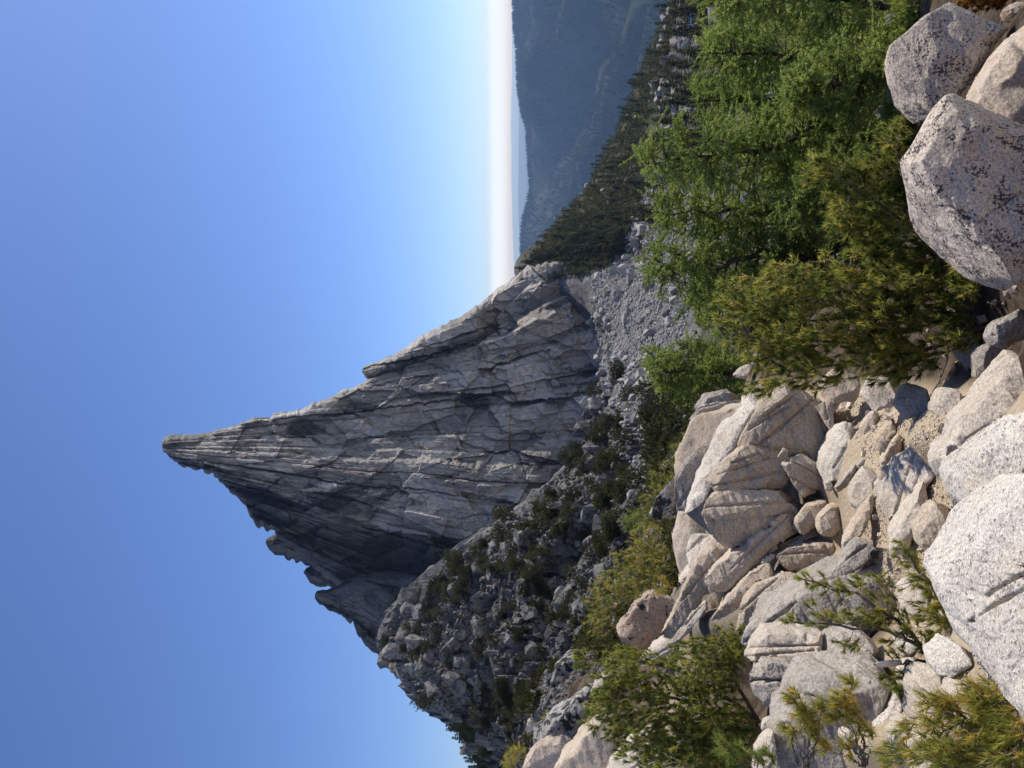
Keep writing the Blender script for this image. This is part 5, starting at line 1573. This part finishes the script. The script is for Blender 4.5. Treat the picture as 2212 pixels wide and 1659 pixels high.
# conifers on the ridge running down to the right
n_r = 0
for j, (x, y) in enumerate(pts_in(RIDGE, 300, R)):
    g = ground_at(x, y)
    if g is None:
        continue
    h = R.uniform(3.5, 7.0)
    put_plant('fir', j % 5, 'ridge_conifer', ('short' if h < 4.6 else 'tall' if h > 6 else 'middling') + ' dark conifer ' + ridge_zone(x, y), 'conifer', g, (h * 1.25, h * 1.25, h), R.random() * 6.28, 'conifers on the ridge', M_FIR)
for j, (x, y) in enumerate(pts_in(VALE, 130, R)):
    g = ground_at(x, y)
    if g is None:
        continue
    h = R.uniform(4.5, 9.0) * min(1, g.y / 150)
    put_plant('fir', j % 5, 'valley_conifer', 'taller conifer behind the larches below the ridge', 'conifer', g, (h * 1.2, h * 1.2, h), R.random() * 6.28, 'conifers behind the larches', M_FIR)
# conifers along the dark skyline at the left edge
for j in range(46):
    y = 1565 + j * 2.4
    x = np.interp(y, [1555, 1580, 1610, 1659, 1690], [1000, 1012, 1032, 1048, 1060]) + R.uniform(3, 40) * (R.random() ** 2)
    g = ground_at(x + 3, y)
    if g is None:
        continue
    h = R.uniform(3.0, 6.0)
    put_plant('fir', j % 5, 'skyline_conifer', 'tiny conifer on the dark skyline at the left edge', 'conifer', g, (h, h, h), R.random() * 6.28, 'conifers on the left skyline', M_FIR)

# undergrowth of the ridge and hollow: uncounted scrub
def scrub(name, poly, n, smin, smax, mt, seed, hgt=0.8):
    rng = np.random.default_rng(seed)
    rr_ = random.Random(seed)
    acc = Acc()
    C, S_ = [], []
    for (x, y) in pts_in(poly, n, rr_):
        g = ground_at(x, y)
        if g is None:
            continue
        s = rr_.uniform(smin, smax) / F * g.y
        for q in range(6):
            C.append((g.x + rr_.gauss(0, s * 0.45), g.y + rr_.gauss(0, s * 0.45), g.z + s * hgt * rr_.random()))
            S_.append(s)
    C, S_ = np.array(C), np.array(S_)
    for lo, hi in ((0, 0.6), (0.6, 1.5), (1.5, 4), (4, 99)):
        m = (S_ >= lo) & (S_ < hi)
        if m.any():
            L = float(S_[m].mean()) * 0.5
            blades(acc, C[m], np.tile(np.array([[0, -0.1, 1.0]]), (m.sum(), 1)), 9, L, L * 0.35, 0.9, rng, np.full(m.sum(), 0.45) + rng.normal(0, 0.15, m.sum()), tint_var=0.15)
    return tag(link(name, acc.mesh(name), mt), None, None, None, 'stuff')


for j, (x, y) in enumerate(pts_in([(1165, 566), (1250, 560), (1345, 556), (1360, 520), (1300, 490), (1240, 500)], 60, R)):
    g = ground_at(x, y)
    if g is None:
        continue
    h = R.uniform(4, 8)
    put_plant('fir', j % 5, 'ridge_conifer', 'conifer crowding against the right foot of the spire', 'conifer', g, (h * 1.25, h * 1.25, h), R.random() * 6.28, 'conifers at the foot of the spire', M_FIR)
for j, (x, y) in enumerate(pts_in([(1365, 480), (1400, 390), (1500, 315), (1530, 370), (1430, 490)], 40, R)):
    g = ground_at(x, y)
    if g is None:
        continue
    h = R.uniform(2.5, 6)
    put_plant('fir', j % 5, 'scree_conifer', 'conifer growing along the upper right edge of the scree', 'conifer', g, (h * 1.3, h * 1.3, h), R.random() * 6.28, 'conifers beside the scree', M_FIR)
scrub('ridge_scrub', RIDGE, 1500, 8, 15, M_FIR, 61)
scrub('slope_scrub', SLOPE, 500, 6, 14, M_KRUM, 62, 0.5)
scrub('hollow_scrub', [(1400, 900), (1420, 1130), (1330, 1250), (1250, 1400), (1330, 1430), (1480, 1250), (1560, 1060), (1560, 900), (1600, 760), (1480, 740)], 900, 14, 30, M_KRUM, 63, 0.7)
scrub('under_larch_scrub', [(1580, 0), (1990, 0), (1990, 200), (1960, 420), (1900, 560), (1700, 720), (1520, 720), (1500, 600), (1520, 400)], 2200, 10, 24, M_PINEG, 64, 0.6)


# loose rock
def rock_set(name, label, group, poly, n, smin, smax, mt, seed, stuff_n=0, ssmin=3, ssmax=8, cat='boulder', stuff_name='scree'):
    rr_ = random.Random(seed)
    mats = []
    for m in RK:
        c = m.copy()
        c.materials.append(mt)
        mats.append(c)
    for j, (x, y) in enumerate(pts_in(poly, n, rr_)):
        g = ground_at(x, y)
        if g is None:
            continue
        s = (smin + (smax - smin) * rr_.random() ** 2.2) / F * g.y
        o = link(name, mats[j % 12], None, loc=g + Vector((0, 0, s * 0.08)))
        o.scale = (s * rr_.uniform(0.8, 1.2), s * rr_.uniform(0.8, 1.2), s * rr_.uniform(0.8, 1.4))
        o.rotation_euler = (rr_.gauss(0, 0.25), rr_.gauss(0, 0.25), rr_.random() * 6.28)
        tag(o, label(x, y, s * F / g.y) if callable(label) else label, cat, group)
    if stuff_n:
        V, Fc, cnt = [], [], 0
        tp = []
        for m in RK:
            v = np.empty(len(m.vertices) * 3)
            m.vertices.foreach_get('co', v)
            tp.append((v.reshape(-1, 3), np.array([p.vertices[:] for p in m.polygons])))
        for j, (x, y) in enumerate(pts_in(poly, stuff_n, rr_)):
            g = ground_at(x, y)
            if g is None:
                continue
            s = (ssmin + (ssmax - ssmin) * rr_.random() ** 2) / F * g.y
            v, f = tp[j % 12]
            a = rr_.random() * 6.28
            rot = np.array([[math.cos(a), -math.sin(a), 0], [math.sin(a), math.cos(a), 0], [0, 0, 1]])
            V.append((v * s * np.array([1, 1, rr_.uniform(0.7, 1.3)])) @ rot.T + np.array(g) + np.array([0, 0, s * 0.1]))
            Fc.append(f + cnt)
            cnt += len(v)
        me = mesh_np(stuff_name, np.concatenate(V), np.concatenate(Fc))
        tag(link(stuff_name, me, mt), kind='stuff')


rock_set('slope_boulder', lambda x, y, s: sized(s, 12, 24) + ' angular grey boulder ' + slope_zone(x, y), 'boulders on the broken slope', SLOPE, 290, 9, 52, M_SLOPE, 301, 6500, 3, 14, stuff_name='slope_rubble')
rock_set('scree_block', lambda x, y, s: sized(s, 9, 14) + ' pale block in the ' + ('upper' if x < 1380 else 'middle' if x < 1450 else 'lower') + ' scree fan under the spire', 'blocks in the scree fan', SCREE, 220, 7, 36, M_SCREE, 302, 6000, 2.5, 9, stuff_name='scree')
rock_set('ridge_rock', 'pale rock showing between the trees of the ridge', 'pale rocks on the ridge', RIDGE, 110, 6, 18, M_KNOLL, 303)
rock_set('knoll_rock', 'pale rock of the sunlit knolls at the far right below the ridge', 'pale rocks of the right knolls', [(1405, 215), (1425, 130), (1450, -10), (1500, -10), (1490, 100), (1440, 230)], 110, 8, 26, M_KNOLL, 304)
rock_set('knoll_slab', 'pale sloping slab above the scree beside the larch tops', 'pale slabs above the scree', [(1430, 260), (1455, 210), (1490, 170), (1500, 230), (1460, 290)], 24, 14, 44, M_KNOLL, 305)
rock_set('hollow_rock', lambda x, y, s: sized(s, 13, 24) + ' light rock half buried ' + hollow_zone(x, y), 'light rocks in the hollow', [(1300, 840), (1300, 1000), (1400, 1120), (1290, 1320), (1330, 1420), (1480, 1200), (1540, 900), (1440, 760), (1340, 760)], 130, 10, 34, M_KNOLL, 306, 900, 5, 14, stuff_name='hollow_rubble')
rock_set('larch_rock', lambda x, y, s: sized(s, 20, 34) + ' pale rock glimpsed between the larches ' + ('by the right edge' if y < 150 else 'behind the lichen boulders' if y < 400 else 'beside the big pine'), 'rocks under the larches', [(1560, 0), (1960, 0), (1960, 200), (1900, 520), (1700, 680), (1560, 700)], 120, 16, 46, M_KNOLL, 307)
_g = ground_at(1352, 690)
_b = link('scree_giant', RK[2].copy(), M_SCREE, loc=_g)
_b.scale = (_g.y * 34 / F,) * 3
_b.rotation_euler = (0.2, 0.4, 0.5)
tag(_b, 'largest pale block near the top corner of the scree fan', 'boulder')

rock_set('left_rubble_stone', 'stone in the gap between the slope and the left boulders', 'stones below the left boulders', [(1140, 1659), (1150, 1520), (1200, 1430), (1290, 1400), (1330, 1440), (1240, 1470), (1190, 1560), (1180, 1659)], 40, 8, 26, M_SLOPE, 311, 700, 5, 13, cat='stone', stuff_name='left_rubble')
# stones lying loose on the grit path
PATH = [(1800, 835), (1900, 820), (1990, 840), (2070, 900), (2060, 1000), (2085, 1120), (2080, 1200), (2010, 1180), (1960, 1290), (1990, 1400), (1930, 1330), (1880, 1180), (1850, 1100), (1870, 990)]
rock_set('pebble', lambda x, y, s: ('tiny' if s < 6 else 'large loose' if s > 11 else 'small') + ' stone on the tan grit path ' + ('by the big pine' if y < 960 else 'between the slabs and the dome' if y < 1120 else 'near the sparse pine'), 'pebbles on the grit path', PATH, 240, 4, 20, M_GRIT, 308, 5500, 2, 6, cat='stone', stuff_name='grit')
rock_set('corner_stone', 'stone on the pale gravel below the sparse pine', 'stones below the sparse pine', [(1940, 1330), (2010, 1390), (2080, 1400), (2110, 1480), (2060, 1600), (1960, 1640), (1920, 1560), (1960, 1450)], 70, 5, 22, M_GRIT, 312, 2200, 2, 6, cat='stone', stuff_name='corner_gravel')
rock_set('litter_stone', 'pale stone on the shaded ground under the big pine', 'stones under the big pine', [(1990, 620), (2120, 570), (2212, 600), (2205, 720), (2100, 800), (1990, 840)], 60, 6, 26, M_TAN, 309, cat='stone')
rock_set('left_stone', 'stone lodged among the boulders near the left edge', 'stones among the left boulders', [(1230, 1440), (1330, 1440), (1440, 1380), (1540, 1330), (1600, 1400), (1480, 1659), (1180, 1659)], 60, 8, 30, M_DARKL, 310, cat='stone')

# ------------------------------------------------------------------ forest on the far mountain
rng = np.random.default_rng(5)
NT = 26000
tx = rng.uniform(-0.05, 0.52, NT)
ty = rng.uniform(1900, 3950, NT)
tx = tx * ty
# clumpy: thin the trees where a noise field says open ground
keep = fbm(np.stack([tx / 160, ty / 160, 0 * tx], -1), 3, 91) + rng.random(NT) * 0.7 > 0.05
tx, ty = tx[keep], ty[keep]
# a dense row on the crest
yc = rng.uniform(-60, 620, 1500)
crest = 3600 + 350 * np.sin(yc / 260.0)
tx = np.concatenate([tx, (829.5 - yc) / F * crest])
ty = np.concatenate([ty, crest + rng.normal(0, 12, 1500)])
tz = far_height(tx, ty)
n = len(tx)
H = rng.uniform(9, 20, n)
ang = np.arange(5) * 2 * math.pi / 5
rot = rng.random(n) * 6.28
ring = np.stack([np.cos(ang[None] + rot[:, None]), np.sin(ang[None] + rot[:, None])], -1) * (H * 0.2)[:, None, None] * rng.uniform(0.7, 1.3, (n, 5, 1))
V = np.concatenate([np.concatenate([np.stack([tx, ty], -1)[:, None] + ring, np.broadcast_to((tz + H * 0.08)[:, None, None], (n, 5, 1))], -1),
                    np.stack([tx, ty, tz + H], -1)[:, None]], 1)
i0 = np.arange(n)[:, None] * 6
Fc = np.stack([np.stack([i0[:, 0] + k, i0[:, 0] + (k + 1) % 5, i0[:, 0] + 5], -1) for k in range(5)], 1).reshape(-1, 3)
tme = mesh_np('far_forest', V.reshape(-1, 3), Fc)
attr(tme, 'tint', np.repeat(rng.random(n), 6))
tag(link('far_forest', tme, M_FARFIR), kind='stuff')

# a little tarn caught between the right knolls
_g = ground_at(1500, 36)
if _g is not None:
    kt = NB('tarn_water')
    M_TARN = kt.finish((0.02, 0.03, 0.035), 0.05, None, 0.5)
    a = np.linspace(0, 6.283, 25)[:-1]
    rr_ = 2.6 * (1 + 0.2 * np.sin(a * 3))
    vt = np.stack([np.cos(a) * rr_ * 1.6, np.sin(a) * rr_ * 2.2, 0 * a + 0.5], -1)
    tarn = mesh_np('tarn', np.concatenate([vt, [[0, 0, 0.5]]]), np.stack([np.arange(24), (np.arange(24) + 1) % 24, np.full(24, 24)], -1))
    tag(link('tarn', tarn, M_TARN, loc=_g), kind='structure')

hk = bpy.data.materials.new('haze_air')
hk.use_nodes = True
hk.node_tree.nodes.clear()
_o = hk.node_tree.nodes.new('ShaderNodeOutputMaterial')
_v = hk.node_tree.nodes.new('ShaderNodeVolumePrincipled')
_v.inputs['Color'].default_value = (0.36, 0.585, 1.0, 1)
_v.inputs['Absorption Color'].default_value = (1, 1, 1, 1)
_v.inputs['Density'].default_value = 0.75e-4
_v.inputs['Anisotropy'].default_value = 0.3
hk.node_tree.links.new(_v.outputs[0], _o.inputs['Volume'])
bm = bmesh.new()
bmesh.ops.create_cube(bm, size=1.0)
for v in bm.verts:
    v.co = Vector((v.co.x * 130000, v.co.y * 150000, -762 if v.co.z < 0 else 165))
hme = bpy.data.meshes.new('haze')
bm.to_mesh(hme)
bm.free()
tag(link('haze', hme, hk), kind='stuff')
